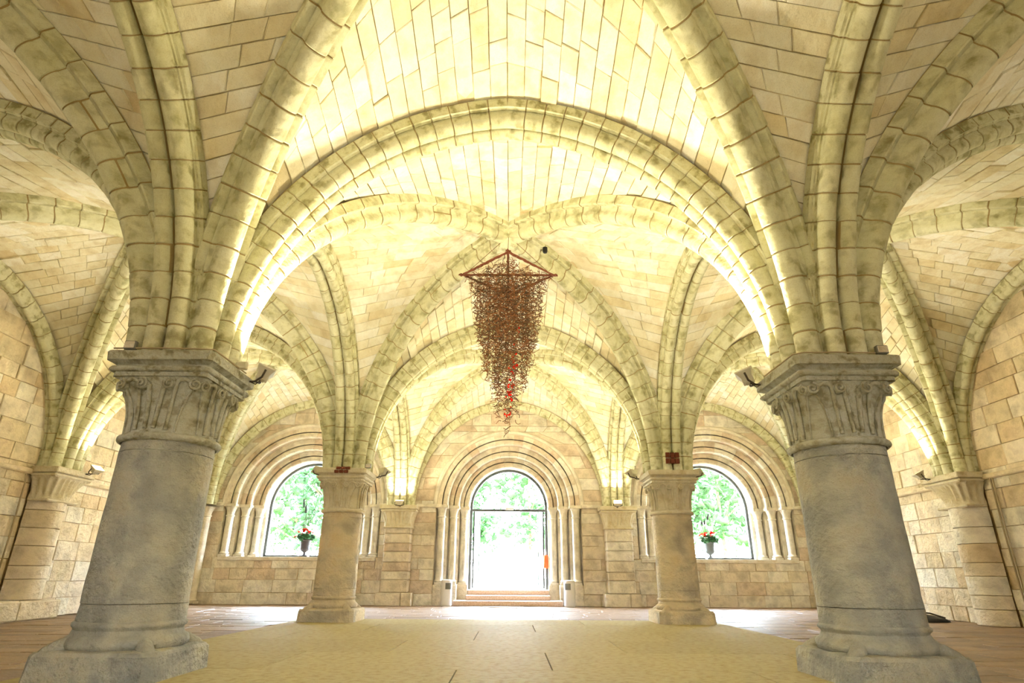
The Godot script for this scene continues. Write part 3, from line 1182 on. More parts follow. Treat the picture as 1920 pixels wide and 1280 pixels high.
# half column or flat pilaster on a wall
func wall_pilaster(at: Vector3, out: Vector3, label: String, flat: bool, mats: Array, mcap: Material) -> void:
	var p := thing("wall_pilaster", label, "pilaster", at)
	var b := Basis(out.cross(Vector3.UP), Vector3.UP, -out)      # local -z into the room
	b = Basis(Vector3.UP.cross(out), Vector3.UP, out)            # local z into the room
	p.basis = b
	var y := 0.0
	var pl := MB.new()
	if flat:
		pl.box(Vector3(-0.14, 0.16, 0.235), Vector3(0.66, 0.32, 0.42), 0.02)
		part("plinth_stone", pl, mats[0], p)
		pl = MB.new()
		pl.box(Vector3(0.34, 0.16, 0.225), Vector3(0.28, 0.32, 0.40), 0.02)
		part("plinth_stone", pl, mats[1], p)
		y = 0.325
	if "low plinth" in label:
		pl.box(Vector3(0, 0.155, 0.265), Vector3(0.98, 0.31, 0.48), 0.025)
		part("plinth_stone", pl, mats[1], p)
		y = 0.315
	while y < 1.9:
		var h := rng.randf_range(0.2, 0.34)
		if 1.96 - y - h < 0.12:
			h = 1.96 - y
		var d := MB.new()
		if flat:
			d.box(Vector3(jit(0.004), y + h * 0.5, 0.19), Vector3(0.72 + jit(0.008), h - 0.007, 0.33 + jit(0.008)), 0.02)
		else:
			var rr := 0.37 + jit(0.003)
			d.lathe([Vector2(rr - 0.008, y + h - 0.004), Vector2(rr, y + h - 0.012), Vector2(rr, y + 0.012), Vector2(rr - 0.008, y + 0.004)], 24, Vector3(0, 0, 0.025), 0, PI)
		part("drum", d, pick(mats), p)
		y += h
	var core := MB.new()
	core.box(Vector3(0, 1.0, 0.155 if flat else 0.12), Vector3(0.6 if flat else 0.5, 1.95, 0.26 if flat else 0.18), 0.005)
	part("core", core, M.wall_mortar, p)
	# fluted corbel capital
	var cp := MB.new()
	var rows := []
	for k in 9:
		var t := k / 8.0
		var row := []
		for q in 97:
			var th := PI * q / 96.0
			var rx := 0.385
			var sq: float
			if flat:
				sq = 0.37 / maxf(absf(cos(th)), absf(sin(th)) * 1.0)
			else:
				sq = 0.385
			var tw := 0.47 / maxf(absf(cos(th)), absf(sin(th)))
			var kk := pow(t, 1.6)
			var fl := 0.040 * pow(absf(cos(q * PI / 8.0)), 1.5) * smoothstep(0.06, 0.4, t) * (1.0 - smoothstep(0.85, 1.0, t))
			var rr := lerpf(minf(sq, 0.5), minf(tw, 0.60), kk) - fl
			row.append(Vector3(cos(th) * rr, lerpf(1.97, 2.36, t), 0.025 + sin(th) * rr * 0.97))
		rows.append(row)
	cp.grid(rows, false, -1.0)
	cp.box(Vector3(0, 1.96, 0.215), Vector3(0.80, 0.05, 0.38), 0.02)
	part("capital", cp, mcap, p)
	var ab := MB.new()
	ab.box(Vector3(0, 2.395, 0.26), Vector3(0.98, 0.07, 0.47), 0.025)
	ab.box(Vector3(0, 2.485, 0.275), Vector3(1.02, 0.105, 0.50), 0.012)
	part("abacus", ab, mcap, p)

# ---------------------------------------------------------------- lamps and cables
func floodlight(at: Vector3, foot: Vector3, aim: Vector3, energy: float, label: String, cone := 80.0) -> void:
	var f := thing("floodlight", label, "floodlight", at, "")
	var d := (aim - at).normalized()
	var x := Vector3.UP.cross(d).normalized()
	var b := Basis(x, d.cross(x), d)        # local z = beam
	var hs := MB.new()
	var ring := [[0.05, 0.035, -0.10], [0.10, 0.07, -0.02], [0.115, 0.085, 0.0], [0.115, 0.085, 0.012]]
	for k in ring.size() - 1:
		var a := []
		var c := []
		for q in [[1, 1], [-1, 1], [-1, -1], [1, -1]]:
			a.append(b * Vector3(q[0] * ring[k][0], q[1] * ring[k][1], ring[k][2]))
			c.append(b * Vector3(q[0] * ring[k + 1][0], q[1] * ring[k + 1][1], ring[k + 1][2]))
		for i in 4:
			var j := (i + 1) % 4
			hs.quad(a[i], a[j], c[j], c[i], (a[i] + a[j]) * 0.5 - b * Vector3(0, 0, ring[k][2]))
	hs.box(b * Vector3(0, 0, -0.10), Vector3(0.1, 0.07, 0.02), 0.004, b)
	part("housing", hs, M.plastic, f)
	for k in 4:
		var fin := MB.new()
		fin.box(b * Vector3(-0.045 + 0.03 * k, 0, -0.075), Vector3(0.008, 0.11, 0.06), 0.002, b)
		part("fin", fin, M.plastic, f)
	var ln := MB.new()
	ln.box(b * Vector3(0, 0, 0.008), Vector3(0.21, 0.15, 0.006), 0.001, b)
	part("lens", ln, M.lens, f)
	var br := MB.new()
	var ft := foot - at
	var low := ft.lerp(b * Vector3(0, 0, -0.12), 0.5)
	br.tube([b * Vector3(-0.12, 0, -0.03), b * Vector3(-0.115, 0, -0.11), low, ft], 0.010, 6)
	br.tube([b * Vector3(0.12, 0, -0.03), b * Vector3(0.115, 0, -0.11), low, ft], 0.010, 6)
	br.tube([b * Vector3(0, 0, -0.10), low + Vector3(0.01, -0.03, 0), ft], 0.006, 5)
	part("bracket", br, M.dark_cable, f)
	var s := SpotLight3D.new()
	s.name = "beam"
	s.light_color = Color(1.0, 0.945, 0.80)
	s.light_energy = energy
	s.spot_angle = cone
	s.spot_angle_attenuation = 0.25
	s.spot_range = 30.0
	s.spot_attenuation = 2.0
	s.light_size = 0.08
	s.shadow_enabled = true
	s.basis = Basis(x, d.cross(x), d) * Basis(Vector3.UP, PI)
	s.position = d * 0.05
	f.add_child(s)

func cable(called: String, pts: Array, r: float, mat: Material, label: String, cat := "cable") -> void:
	var cv := Curve3D.new()
	for p in pts:
		cv.add_point(p)
	var mb := MB.new()
	mb.tube(pts, r, 6)
	var o := part(called, mb, mat, self)
	o.name = numbered(called)
	tag(o, label, cat)

# ---------------------------------------------------------------- hanging
func hanging() -> void:
	var c := Vector3(0.0, 5.06, -2.9)
	var h := thing("hanging_sculpture", "rust-brown hanging sculpture of twigs on strings under a square rod frame", "sculpture", c)
	var cs := [Vector3(0.70, 0, 0), Vector3(0, 0.0, 0.70), Vector3(-0.70, 0, 0), Vector3(0, 0, -0.70)]
	for k in 6:
		var a: Vector3 = cs[k] if k < 4 else cs[k - 4]
		var b: Vector3 = cs[(k + 1) % 4] if k < 4 else cs[k - 2]
		var mb := MB.new()
		for w in 3:
			var pts := []
			for i in 15:
				var t := lerpf(-0.04, 1.04, i / 14.0)
				var ph := t * 14.0 + w * TAU / 3 + k
				pts.append(a.lerp(b, t) + Vector3(cos(ph), sin(ph), cos(ph * 1.3 + 1.0)) * 0.011)
			mb.tube(pts, 0.0095, 5)
		part("frame_rod", mb, M.rust, h)
	for k in 4:
		var mb := MB.new()
		mb.tube([cs[k] * 0.96, Vector3(cs[k].x * 0.05, 0.66, cs[k].z * 0.05)], 0.004, 4)
		part("wire", mb, M.rust, h)
	# strings
	var half := [[0.0, 0.64], [0.25, 0.56], [0.7, 0.50], [1.1, 0.44], [1.5, 0.36], [1.85, 0.26], [2.18, 0.17], [2.44, 0.04]]
	var twig_shapes := []
	for k in 10:
		var mb := MB.new()
		var l := rng.randf_range(0.07, 0.13)
		var bend := rng.randf_range(0.012, 0.034) * (1.0 if k % 2 == 0 else -1.0)
		var pts := []
		for i in 5:
			var s := i / 4.0 - 0.5
			pts.append(Vector3(s * l, bend * (1.0 - 4.0 * s * s) + jit(0.003), jit(0.004)))
		mb.tube(pts, 0.0055, 4, 0.0035)
		twig_shapes.append(mb)
	var strings := MB.new()
	var bulk := {}
	for m in ["twig_a", "twig_b", "twig_c"]:
		bulk[m] = MB.new()
	var single := 0
	var meshes := []
	for mb in twig_shapes:
		meshes.append(mb.mesh())
	for s in 441:       # a jittered grid of strings inside the square frame
		var x := -0.69 + 0.066 * (s % 21) + 0.03 + jit(0.03)
		var z := -0.69 + 0.066 * int(s / 21.0) + 0.03 + jit(0.03)
		if absf(x) + absf(z) > 0.68:
			continue
		var rho := maxf(absf(x), Vector2(x, z).length() * 0.92)
		var len := 2.44
		for k in half.size() - 1:
			if rho <= half[k][1] and rho > half[k + 1][1]:
				len = lerpf(half[k][0], half[k + 1][0], (half[k][1] - rho) / (half[k][1] - half[k + 1][1]))
		if rho > 0.64:
			len = 0.15
		len *= rng.randf_range(0.84, 1.04)
		strings.tube([Vector3(x, 0, z), Vector3(x, -len, z)], 0.0008, 3)
		var y := -rng.randf_range(0.01, 0.09)
		while y > -len:
			var bb := Basis.from_euler(Vector3(jit(0.9), rng.randf() * TAU, jit(0.7)))
			var p := Vector3(x + jit(0.012), y, z + jit(0.012))
			var m: String = ["twig_a", "twig_b", "twig_c"][rng.randi() % 3]
			var sh := rng.randi() % 10
			if z > 0.12 and single < 295 and rng.randf() < 0.3:
				single += 1
				shared("twig", meshes[sh], M[m], h, Transform3D(bb, p))
			else:
				var src: MB = twig_shapes[sh]
				var dst: MB = bulk[m]
				for i in src.v.size():
					dst.v.append(bb * src.v[i] + p)
					dst.n.append(bb * src.n[i])
			y -= rng.randf_range(0.042, 0.09)
	part("strings", strings, M.twig_c, h).set_meta("kind", "stuff")
	for m in bulk:
		part("twigs", bulk[m], M[m], h).set_meta("kind", "stuff")
	# red berries and dried leaves low in the middle
	for k in 46:
		var mb := MB.new()
		var y := -rng.randf_range(0.9, 2.3)
		if k > 8:
			y = -rng.randf_range(1.3, 2.3)
		var c0 := Vector3(0.13 * (y + 2.3) + jit(0.05) - 0.01, y, 0.12 + jit(0.1))
		for q in 3:
			var cc := c0 + Vector3(jit(0.012), jit(0.014), jit(0.012))
			mb.lathe(arc(Vector2(0, 0), 0.011, 90, -90, 4), 6, cc)
		part("red_berries", mb, M.petal_red, h)
	for k in 34:
		var mb := MB.new()
		var y := -rng.randf_range(1.0, 2.0)
		var c0 := Vector3(-0.22 + jit(0.06) + (0.18 if k % 3 == 0 else 0.0), y, 0.05 + jit(0.2))
		var d := Vector3(jit(1), jit(1), jit(1)).normalized() * 0.028
		var e := d.cross(Vector3(jit(1), 1, jit(1))).normalized() * 0.013
		mb.quad(c0 - d, c0 + e, c0 + d, c0 - e, Vector3(0, 0, 1))
		mb.quad(c0 - d - Vector3(0, 0.002, 0), c0 + e - Vector3(0, 0.002, 0), c0 + d - Vector3(0, 0.002, 0), c0 - e - Vector3(0, 0.002, 0), Vector3(0, 0, -1))
		part("dried_leaf", mb, M.dry_leaf, h)

# ---------------------------------------------------------------- small things
func flower_urn(at: Vector3, mat: Material, label: String, tall: bool) -> void:
	var u := thing("flower_urn", label, "planter", at)
	var mb := MB.new()
	mb.box(Vector3(0, 0.025, 0), Vector3(0.24, 0.05, 0.24), 0.008)
	part("foot", mb, mat, u)
	mb = MB.new()
	var pr := [Vector2(0.155, 0.485), Vector2(0.17, 0.475), Vector2(0.17, 0.455), Vector2(0.145, 0.44), Vector2(0.135, 0.36), Vector2(0.125, 0.27), Vector2(0.135, 0.24), Vector2(0.13, 0.21), Vector2(0.095, 0.165), Vector2(0.04, 0.135), Vector2(0.033, 0.11), Vector2(0.05, 0.075), Vector2(0.1, 0.05)]
	mb.lathe(pr, 24)
	mb.lathe([Vector2(0.0, 0.44), Vector2(0.135, 0.44), Vector2(0.155, 0.485)], 24)
	part("bowl", mb, mat, u)
	mb = MB.new()
	lump(mb, Vector3(0, 0.53, 0), 0.19, rng)
	for k in 6:
		lump(mb, Vector3(cos(k * 1.05) * 0.17, 0.53 + 0.03 * (k % 2), sin(k * 1.05) * 0.17), 0.10, rng)
	part("foliage", mb, M.leaf_c, u).set_meta("kind", "stuff")
	for k in 90:
		mb = MB.new()
		var a := rng.randf() * TAU
		var el := rng.randf_range(-0.15, 1.1)
		var d := Vector3(cos(a) * cos(el), sin(el), sin(a) * cos(el))
		var l := rng.randf_range(0.16, 0.34)
		var tip := Vector3(0, 0.48, 0) + d * l * Vector3(1.15, 0.75, 1.15)
		var w := d.cross(Vector3.UP).normalized() * 0.042
		var midp := tip - d * 0.085 + Vector3.UP * 0.012
		var st := tip - d * 0.17
		mb.quad(st, midp + w, tip, midp - w, Vector3.UP)
		mb.quad(st - Vector3.UP * 0.002, midp + w - Vector3.UP * 0.002, tip - Vector3.UP * 0.002, midp - w - Vector3.UP * 0.002, Vector3.DOWN)
		part("leaf", mb, M[["leaf_a", "leaf_b", "leaf_c"][k % 3]], u)
	for k in 26:
		mb = MB.new()
		var a := rng.randf() * TAU
		var rr := rng.randf_range(0.05, 0.32)
		var red := k % 2 == 0
		var cc := Vector3(cos(a) * rr, 0.66 + (0.10 if red else 0.0) - rr * 0.35 + jit(0.03), sin(a) * rr)
		for q in 5:
			var b := TAU * q / 5.0
			var d := Vector3(cos(b), 0.5, sin(b)) * 0.062
			var w := Vector3(-sin(b), 0, cos(b)) * 0.03
			mb.quad(cc, cc + d * 0.6 + w, cc + d, cc + d * 0.6 - w, Vector3.UP)
		mb.tube([cc + Vector3.UP * 0.03, cc - Vector3.UP * 0.02], 0.034, 6, 0.014)
		part("flower", mb, M.petal_red if red else (M.petal_white if k % 4 == 1 else M.petal_pink), u)
	for k in (7 if tall else 5):
		mb = MB.new()
		var top := rng.randf_range(0.9, 1.5) if tall else rng.randf_range(0.75, 1.0)
		var lean := Vector3(jit(0.16), 0, jit(0.1))
		var pts := []
		for i in 6:
			pts.append(Vector3(jit(0.01) + 0.035 * (k - 3), 0.45, 0) + lean * pow(i / 5.0, 2) + Vector3.UP * (top * i / 5.0))
		mb.tube(pts, 0.0095, 5, 0.006)
		var stalk := part("stalk", mb, M.stalk, u)
		if k < 3:
			mb = MB.new()
			mb.tube([pts[3].lerp(pts[4], 0.2), pts[4]], 0.026, 7, 0.022)
			part("cattail", mb, M.cattail, stalk)

func bin(at: Vector3, label: String, sg: float) -> void:
	var b := thing("bin", label, "bin", at)
	var mb := MB.new()
	mb.lathe([Vector2(0.0, 0.64), Vector2(0.138, 0.635), Vector2(0.146, 0.62), Vector2(0.146, 0.03), Vector2(0.135, 0.02), Vector2(0.135, 0.0)], 28)
	part("body", mb, M.white, b)
	mb = MB.new()
	var a0 := deg_to_rad(90 + sg * 25 - 32)
	var a1 := deg_to_rad(90 + sg * 25 + 32)
	mb.lathe([Vector2(0.145, 0.57), Vector2(0.152, 0.565), Vector2(0.152, 0.42), Vector2(0.145, 0.415)], 8, Vector3.ZERO, a0, a1)
	part("opening_flap", mb, M.grey, b)
	mb = MB.new()
	mb.lathe([Vector2(0.0, 0.655), Vector2(0.10, 0.652), Vector2(0.135, 0.637)], 28)
	part("lid", mb, M.plastic, b)

func lump(mb: MB, c: Vector3, r: float, g: RandomNumberGenerator) -> void:
	var rows := []
	for i in 7:
		var row := []
		for j in 10:
			var el := -PI * 0.5 + PI * i / 6.0
			var a := TAU * j / 10.0
			var d := Vector3(cos(a) * cos(el), sin(el) * 0.8, sin(a) * cos(el))
			row.append(c + d * r * (g.randf_range(0.72, 1.15) if i > 0 and i < 6 else 1.0))
		rows.append(row)
	mb.grid(rows, true, -1.0)

func tree(at: Vector3, h: float, crown: float, label: String, lm: String, seed_n: int, n := 900, low := 0.35) -> void:
	var t := thing("tree", label, "tree", at)
	var g := RandomNumberGenerator.new()
	g.seed = seed_n
	var mb := MB.new()
	mb.tube([Vector3.ZERO, Vector3(g.randf_range(-0.1, 0.1), h * 0.4, 0), Vector3(g.randf_range(-0.3, 0.3), h * 0.85, 0.1)], 0.13, 8, 0.04)
	part("trunk", mb, M.bark, t)
	for k in 9:
		mb = MB.new()
		var a := g.randf() * TAU
		var y := h * g.randf_range(low, 0.75)
		mb.tube([Vector3(0, y, 0), Vector3(cos(a) * crown * 0.45, y + 0.5, sin(a) * crown * 0.45), Vector3(cos(a) * crown * 0.8, y + 1.1, sin(a) * crown * 0.8)], 0.045, 5, 0.012)
		part("branch", mb, M.bark, t)
	mb = MB.new()
	var clumps := []
	for k in 48:
		var y := g.randf_range(low, 1.0)
		var rr := crown * sqrt(g.randf()) * (1.0 - pow(absf(y - 0.6) / 0.62, 2.0) * 0.7)
		var a := g.randf() * TAU
		clumps.append(Vector3(cos(a) * rr, y * h, sin(a) * rr))
	for c in clumps:        # dense hearts of the clumps
		for q in 4:
			lump(mb, c + Vector3(g.randfn(), g.randfn(), g.randfn()) * crown * 0.13, crown * g.randf_range(0.07, 0.14), g)
	for k in n:
		var c: Vector3 = clumps[k % clumps.size()] + Vector3(g.randfn(), g.randfn(), g.randfn()) * crown * 0.20
		var d := Vector3(g.randf_range(-1, 1), g.randf_range(-1, 0.4), g.randf_range(-1, 1)).normalized() * g.randf_range(0.10, 0.19)
		var e := d.cross(Vector3(g.randf_range(-1, 1), 1, g.randf_range(-1, 1))).normalized() * 0.065
		mb.quad(c - d, c + e, c + d, c - e, Vector3.UP)
	part("foliage", mb, M[lm], t).set_meta("kind", "stuff")

func fittings() -> void:
	# wiring along the capitals
	cable("cable", [Vector3(-3.37, 2.558, 0.445), Vector3(-2.95, 2.56, 0.45), Vector3(-2.65, 2.556, 0.447), Vector3(-2.51, 2.556, 0.43), Vector3(-2.505, 2.556, 0.0), Vector3(-2.505, 2.556, -0.22)], 0.007, M.cable, "thin cable along the top of the left foreground capital")
	cable("cable", [Vector3(3.2, 2.558, 0.445), Vector3(2.85, 2.56, 0.45), Vector3(2.58, 2.556, 0.447), Vector3(2.51, 2.556, 0.40), Vector3(2.505, 2.556, 0.0), Vector3(2.505, 2.556, -0.22)], 0.007, M.cable, "thin cable along the top of the right foreground capital")
	var spots := [[Vector3(-3.23, 2.585, 0.445), "small grey junction box on the front of the left foreground capital"], [Vector3(3.26, 2.585, 0.445), "small grey junction box on the front of the right foreground capital"], [Vector3(-2.49, 2.585, -0.08), "white junction box beside the floodlight of the left foreground pillar"], [Vector3(-2.52, 2.58, -5.58), "small box on the capital of the further left pillar"]]
	for s in spots:
		var mb := MB.new()
		mb.box(Vector3.ZERO, Vector3(0.10, 0.075, 0.045), 0.006)
		var t := thing("junction_box", s[1], "junction box", s[0])
		part("box_body", mb, M.plastic if "white" in s[1] else M.grey, t)
		mb = MB.new()
		mb.box(Vector3(0, 0, 0.024), Vector3(0.085, 0.06, 0.008), 0.003)
		part("cover", mb, M.plastic if "white" in s[1] else M.pale, t)
	# conduits down the side walls
	var cd := thing("conduit", "pair of pale conduits running down the right wall beside its round pilaster", "conduit")
	for k in 2:
		var cm := MB.new()
		cm.tube([Vector3(8.50, 2.40, -5.36 + 0.05 * k), Vector3(8.50, 1.6, -5.38 + 0.05 * k), Vector3(8.50, 0.6, -5.38 + 0.05 * k), Vector3(8.50, 0.25, -5.36 + 0.07 * k), Vector3(8.50, 0.03, -5.25 + 0.09 * k)], 0.014, 6)
		part("pipe", cm, M.cable, cd)
	cable("conduit", [Vector3(-8.50, 2.38, -5.40), Vector3(-8.49, 2.2, -5.42), Vector3(-8.50, 1.4, -5.44), Vector3(-8.50, 0.34, -5.42)], 0.014, M.cable, "pale conduit running down the left wall beside its round pilaster", "conduit")
	var mb2 := MB.new()
	mb2.box(Vector3.ZERO, Vector3(0.05, 0.12, 0.09), 0.006)
	var jb := thing("junction_box", "pale socket box low on the right wall beside the conduits", "junction box", Vector3(8.50, 0.45, -5.13))
	part("box_body", mb2, M.plastic, jb)
	# bag lying by the right wall
	var bag := thing("bag", "black bag lying on the floor by the right wall", "bag", Vector3(7.75, 0, -6.9))
	var rows := []
	for i in 13:
		var row := []
		var u := i / 12.0
		for j in 16:
			var a := TAU * j / 16.0
			var hh := 0.17 * (1.0 - 0.75 * u * u) * (1.0 if sin(a) > 0 else 0.0)
			var end := sqrt(maxf(0.0, 1.0 - pow(2.0 * u - 1.0, 6)))
			row.append(Vector3(lerpf(-0.42, 0.42, u), 0.004 + hh * pow(absf(sin(a)), 0.7) * (0.15 + 0.85 * end), cos(a) * 0.24 * (0.3 + 0.7 * end)))
		rows.append(row)
	var bm := MB.new()
	bm.grid(rows, true, 1.0)
	part("body", bm, M.black, bag)
	bm = MB.new()
	bm.tube([Vector3(-0.40, 0.13, 0.1), Vector3(-0.2, 0.175, 0.06), Vector3(0.1, 0.15, 0.05), Vector3(0.36, 0.07, 0.06)], 0.014, 6)
	part("strap", bm, M.dark_cable, bag)
	var bp := thing("brick_patch", "small patch of red bricks let into the ribs above the further right pillar", "bricks", Vector3(3.0, 0, -6))
	for i in 3:
		for j in 2:
			var bk := MB.new()
			bk.box(Vector3(-0.10 + 0.085 * i, 2.70 + 0.105 * j, 0.452), Vector3(0.075, 0.095, 0.05), 0.006)
			part("brick", bk, M.brick, bp)
	# orange bag on the door post, mat on the floor
	var ob := thing("orange_bag", "orange bag hanging on the right door post", "bag", Vector3(1.07, 0.95, -12.86))
	bm = MB.new()
	square_ring(bm, [[0.0, 0.0, 0.0], [0.062, 0.005, 0.02], [0.07, 0.03, 0.02], [0.062, 0.30, 0.02], [0.05, 0.36, 0.015], [0.0, 0.365, 0.0]], Vector3.ZERO)
	part("body", bm, M.orange, ob)
	bm = MB.new()
	bm.tube([Vector3(-0.035, 0.35, 0), Vector3(-0.02, 0.47, 0), Vector3(0.0, 0.52, 0.0), Vector3(0.02, 0.47, 0), Vector3(0.035, 0.35, 0)], 0.007, 5)
	part("strap", bm, M.grey, ob)
	bm = MB.new()
	bm.box(Vector3(-0.1, 0.014, -11.15), Vector3(1.0, 0.012, 0.34), 0.004)
	var mt := part("mat", bm, M.step, self)
	mt.name = numbered("mat")
	tag(mt, "thin pale doormat on the floor before the steps", "mat")
	# camera dot on the vault
	var sp := thing("ceiling_spot", "tiny dark round fitting on the vault right of the hanging sculpture", "fitting", Vector3(0.60, 5.73, -3.3))
	bm = MB.new()
	bm.lathe([Vector2(0.0, -0.05), Vector2(0.03, -0.045), Vector2(0.04, -0.02), Vector2(0.04, 0.05)], 14)
	part("body", bm, M.black, sp)

func garden() -> void:
	var mb := MB.new()
	mb.box(Vector3(0, 0.14, -43), Vector3(120, 0.48, 59.4), 0.005)
	struct("ground_outside", mb, M.gravel)
	mb = MB.new()
	mb.box(Vector3(-14, 0.40, -28), Vector3(20, 0.05, 14), 0.01)
	struct("lawn", mb, M.grass)
	mb = MB.new()
	mb.box(Vector3(14, 0.40, -28), Vector3(20, 0.05, 14), 0.01)
	struct("lawn_001", mb, M.grass)
	var spots := [[-15.5, -24.0, 8.0, 2.0, "leaf_a"], [-11.0, -27.0, 9.0, 2.1, "leaf_b"], [-8.0, -21.5, 7.0, 1.3, "leaf_c"], [-4.9, -32.0, 10.0, 2.2, "leaf_b"], [-2.2, -26.0, 9.0, 1.6, "leaf_a"], [1.2, -30.0, 10.0, 1.9, "leaf_b"], [4.2, -25.0, 8.5, 1.6, "leaf_c"], [7.6, -22.0, 7.5, 1.5, "leaf_a"], [11.4, -28.0, 9.0, 2.2, "leaf_b"], [16.0, -25.0, 8.0, 2.0, "leaf_c"]]
	var lab := ["leafy garden tree at the far left behind the left window", "tall leafy tree left of the flower urn, seen through left window", "slim young tree standing nearest behind the left window", "tall tree at the left edge of the doorway view", "bright leafy tree left of middle in the doorway fanlight", "tall pale tree right of middle in the doorway fanlight", "leafy tree at the right edge of the doorway view", "slim leafy tree behind the right window beside the pillar", "broad leafy tree further off behind the right window", "leafy garden tree at the far right behind the right window"]
	for k in spots.size():
		var s: Array = spots[k]
		tree(Vector3(s[0], 0.38, s[1]), s[2], s[3], lab[k], s[4], 100 + k, 2600, 0.22)
	var sh := [[-9.4, -19.0, "low green shrub outside behind the left window frame"], [-6.9, -20.5, "low green shrub outside behind the flower urn in left window"], [8.7, -19.5, "yellow-green shrub outside near the right window frame"]]
	for k in 3:
		var t := thing("shrub", sh[k][2], "shrub", Vector3(sh[k][0], 0.38, sh[k][1]))
		var g := RandomNumberGenerator.new()
		g.seed = 50 + k
		var m := MB.new()
		for q in 420:
			var a := g.randf() * TAU
			var el := g.randf_range(0.0, PI * 0.5)
			var c := Vector3(cos(a) * cos(el) * 0.75, sin(el) * 0.95, sin(a) * cos(el) * 0.75) * pow(g.randf(), 0.3)
			var d := Vector3(g.randf_range(-1, 1), g.randf_range(-1, 1), g.randf_range(-1, 1)).normalized() * 0.09
			var e := d.cross(Vector3.UP).normalized() * 0.04
			m.quad(c - d, c + e, c + d, c - e, Vector3.UP)
		part("foliage", m, M[["leaf_a", "leaf_c", "leaf_b"][k]], t).set_meta("kind", "stuff")
		m = MB.new()
		for q in 6:
			var a := q * TAU / 6
			m.tube([Vector3.ZERO, Vector3(cos(a) * 0.3, 0.4, sin(a) * 0.3), Vector3(cos(a) * 0.5, 0.7, sin(a) * 0.5)], 0.018, 5, 0.006)
		part("stem", m, M.bark, t)

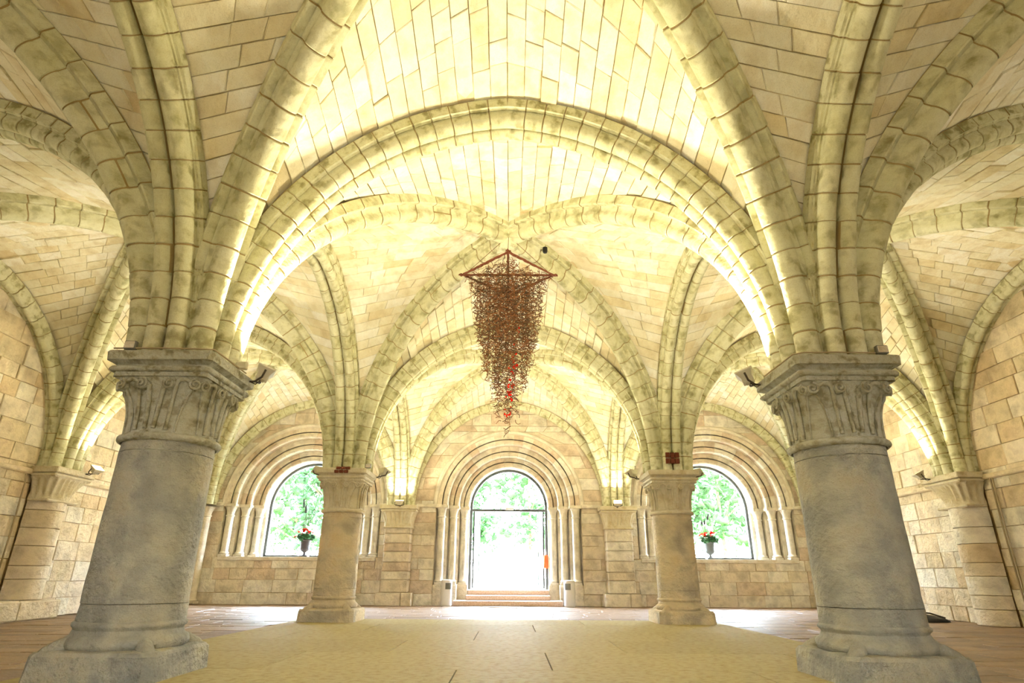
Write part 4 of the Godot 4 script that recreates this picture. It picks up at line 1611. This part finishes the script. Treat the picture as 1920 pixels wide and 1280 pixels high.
func _ready() -> void:
	rng.seed = 20240611
	fn.seed = 77
	fn.frequency = 0.05
	fn.fractal_octaves = 3
	# ---- camera
	var cam := Camera3D.new()
	cam.name = "camera"
	cam.fov = rad_to_deg(2.0 * atan(640.0 / FPX))
	cam.near = 0.03
	cam.far = 300.0
	cam.position = EYE
	cam.basis = Basis(Vector3.RIGHT, deg_to_rad(PITCH)) * Basis(Vector3(0, 0, 1), deg_to_rad(ROLL))
	add_child(cam)
	cam.current = true
	cam_inv = Transform3D(cam.basis, EYE).affine_inverse()
	# ---- sky and exposure
	var we := WorldEnvironment.new()
	we.name = "environment"
	var env := Environment.new()
	var sky := Sky.new()
	var sm := ProceduralSkyMaterial.new()
	sm.sky_top_color = Color(0.82, 0.90, 1.0)
	sm.sky_horizon_color = Color(0.97, 0.98, 1.0)
	sm.ground_bottom_color = Color(0.75, 0.75, 0.72)
	sm.ground_horizon_color = Color(0.95, 0.96, 0.97)
	sm.sky_energy_multiplier = 7.0
	sm.ground_energy_multiplier = 5.0
	sm.sun_angle_max = 0.0
	sky.sky_material = sm
	env.background_mode = Environment.BG_SKY
	env.sky = sky
	env.ambient_light_source = Environment.AMBIENT_SOURCE_SKY
	env.tonemap_mode = Environment.TONE_MAPPER_LINEAR
	env.tonemap_exposure = 1.0
	env.sdfgi_enabled = true
	env.ssao_enabled = true
	env.ssil_enabled = true
	we.environment = env
	add_child(we)
	# ---- sun over the roof, on the garden behind
	var sun := DirectionalLight3D.new()
	sun.name = "sun"
	sun.light_color = Color(1.0, 0.96, 0.88)
	sun.light_energy = 0.6
	sun.rotation_degrees = Vector3(-62, 25, 0)
	sun.shadow_enabled = true
	sun.light_angular_distance = 0.5
	add_child(sun)

	make_materials()
	build_floor()
	build_walls()
	build_ceiling()
	pillar(Vector3(-2.96, 0.0, 0), 0.368, "thick grey stone pillar in the left foreground with carved capital", true)
	pillar(Vector3(2.96, 0.0, 0), 0.368, "thick grey stone pillar in the right foreground with carved capital", true)
	pillar(Vector3(-3, 0.0, -6), 0.345, "further stone pillar left of the doorway, on low square base", false)
	pillar(Vector3(3, 0.0, -6), 0.345, "further stone pillar right of the doorway, on low square base", false)
	wall_pilaster(Vector3(-3, 0, -12), Vector3(0, 0, 1), "flat stone pilaster with fluted capital left of the doorway", true, back_mats, M.capital2)
	wall_pilaster(Vector3(3, 0, -12), Vector3(0, 0, 1), "flat stone pilaster with fluted capital right of the doorway", true, back_mats, M.capital2)
	wall_pilaster(Vector3(-8.55, 0, -6), Vector3(1, 0, 0), "round wall pilaster with fluted capital and low plinth, on the left wall", false, wall_mats, M.capital2)
	wall_pilaster(Vector3(8.55, 0, -6), Vector3(-1, 0, 0), "round wall pilaster with fluted capital on the right wall", false, wall_mats, M.capital2)
	for sg in [-1.0, 1.0]:
		var sd := "left" if sg < 0 else "right"
		wall_pilaster(Vector3(sg * 8.55, 0, 0), Vector3(-sg, 0, 0), "round wall pilaster of the %s wall nearest the camera" % sd, false, wall_mats, M.capital2)
	for sg in [-1.0, 1.0]:
		wall_pilaster(Vector3(sg * 3.0, 0, 6), Vector3(0, 0, -1), "flat pilaster of the front wall behind the camera, %s side" % ("left" if sg < 0 else "right"), true, wall_mats, M.capital2)
	# corner columns beside the windows
	for sg in [-1.0, 1.0]:
		var c := thing("corner_column", "slim corner column beside the %s window" % ("left" if sg < 0 else "right"), "column")
		colonnette(c, Vector3(sg * 8.34, 0, -11.80), 0.02, 2.24, 0.12, back_mats[2])
	hanging()
	# lamps
	floodlight(Vector3(-2.36, 2.62, -0.32), Vector3(-2.493, 2.500, -0.300), Vector3(-1.50, 5.6, -0.75), 17.5, "pale floodlight on the capital of the left foreground pillar")
	floodlight(Vector3(2.36, 2.62, -0.32), Vector3(2.493, 2.500, -0.300), Vector3(1.50, 5.6, -0.75), 17.5, "pale floodlight on the capital of the right foreground pillar")
	floodlight(Vector3(-2.40, 2.64, -6.45), Vector3(-2.533, 2.500, -6.380), Vector3(-1.50, 5.60, -7.40), 8.0, "floodlight on the doorway side of the further left pillar")
	floodlight(Vector3(2.40, 2.64, -6.45), Vector3(2.533, 2.500, -6.380), Vector3(1.50, 5.60, -7.40), 8.0, "floodlight on the doorway side of the further right pillar")
	floodlight(Vector3(-3.64, 2.62, -6.30), Vector3(-3.468, 2.500, -6.200), Vector3(-5.40, 5.80, -7.90), 8.5, "floodlight on the window side of the further left pillar")
	floodlight(Vector3(3.64, 2.62, -6.30), Vector3(3.468, 2.500, -6.200), Vector3(5.40, 5.80, -7.90), 8.5, "floodlight on the window side of the further right pillar")
	floodlight(Vector3(-2.95, 2.62, -11.28), Vector3(-2.950, 2.500, -11.477), Vector3(-2.90, 5.40, -10.60), 4.0, "floodlight on the pilaster at the left of the doorway")
	floodlight(Vector3(2.95, 2.62, -11.28), Vector3(2.950, 2.500, -11.477), Vector3(2.70, 4.30, -9.90), 4.0, "floodlight on the pilaster at the right of the doorway")
	floodlight(Vector3(-7.85, 2.62, -6.25), Vector3(-8.023, 2.500, -6.200), Vector3(-6.10, 5.00, -5.90), 4.6, "floodlight on the round pilaster of the left wall")
	floodlight(Vector3(7.85, 2.62, -6.25), Vector3(8.027, 2.500, -6.200), Vector3(6.40, 5.60, -6.70), 5.5, "floodlight on the round pilaster of the right wall")
	floodlight(Vector3(-7.85, 2.62, 0.00), Vector3(-8.027, 2.500, 0.000), Vector3(-5.60, 5.80, 1.00), 4.2, "floodlight beside the camera on the pilaster of the left wall")
	floodlight(Vector3(7.85, 2.62, 0.00), Vector3(8.027, 2.500, 0.000), Vector3(5.60, 5.80, 1.00), 4.2, "floodlight beside the camera on the pilaster of the right wall")
	floodlight(Vector3(-2.95, 2.62, 5.28), Vector3(-2.95, 2.50, 5.477), Vector3(-2.20, 5.6, 4.6), 2.2, "floodlight behind the camera on the front wall, left side")
	floodlight(Vector3(2.95, 2.62, 5.28), Vector3(2.95, 2.50, 5.477), Vector3(2.20, 5.6, 4.6), 2.2, "floodlight behind the camera on the front wall, right side")
	fittings()
	# urns, bins, bag, mat
	flower_urn(Vector3(-5.78, 1.2, -12.62), M.urn, "dark urn of red and white flowers with tall reeds on left window sill", true)
	flower_urn(Vector3(5.72, 1.2, -12.62), M.urn2, "grey urn of red flowers on right window sill", false)
	bin(Vector3(-1.62, 0, -11.72), "white cylindrical bin left of the doorway steps", -1.0)
	bin(Vector3(1.62, 0, -11.72), "white cylindrical bin right of the doorway steps", 1.0)
	garden()
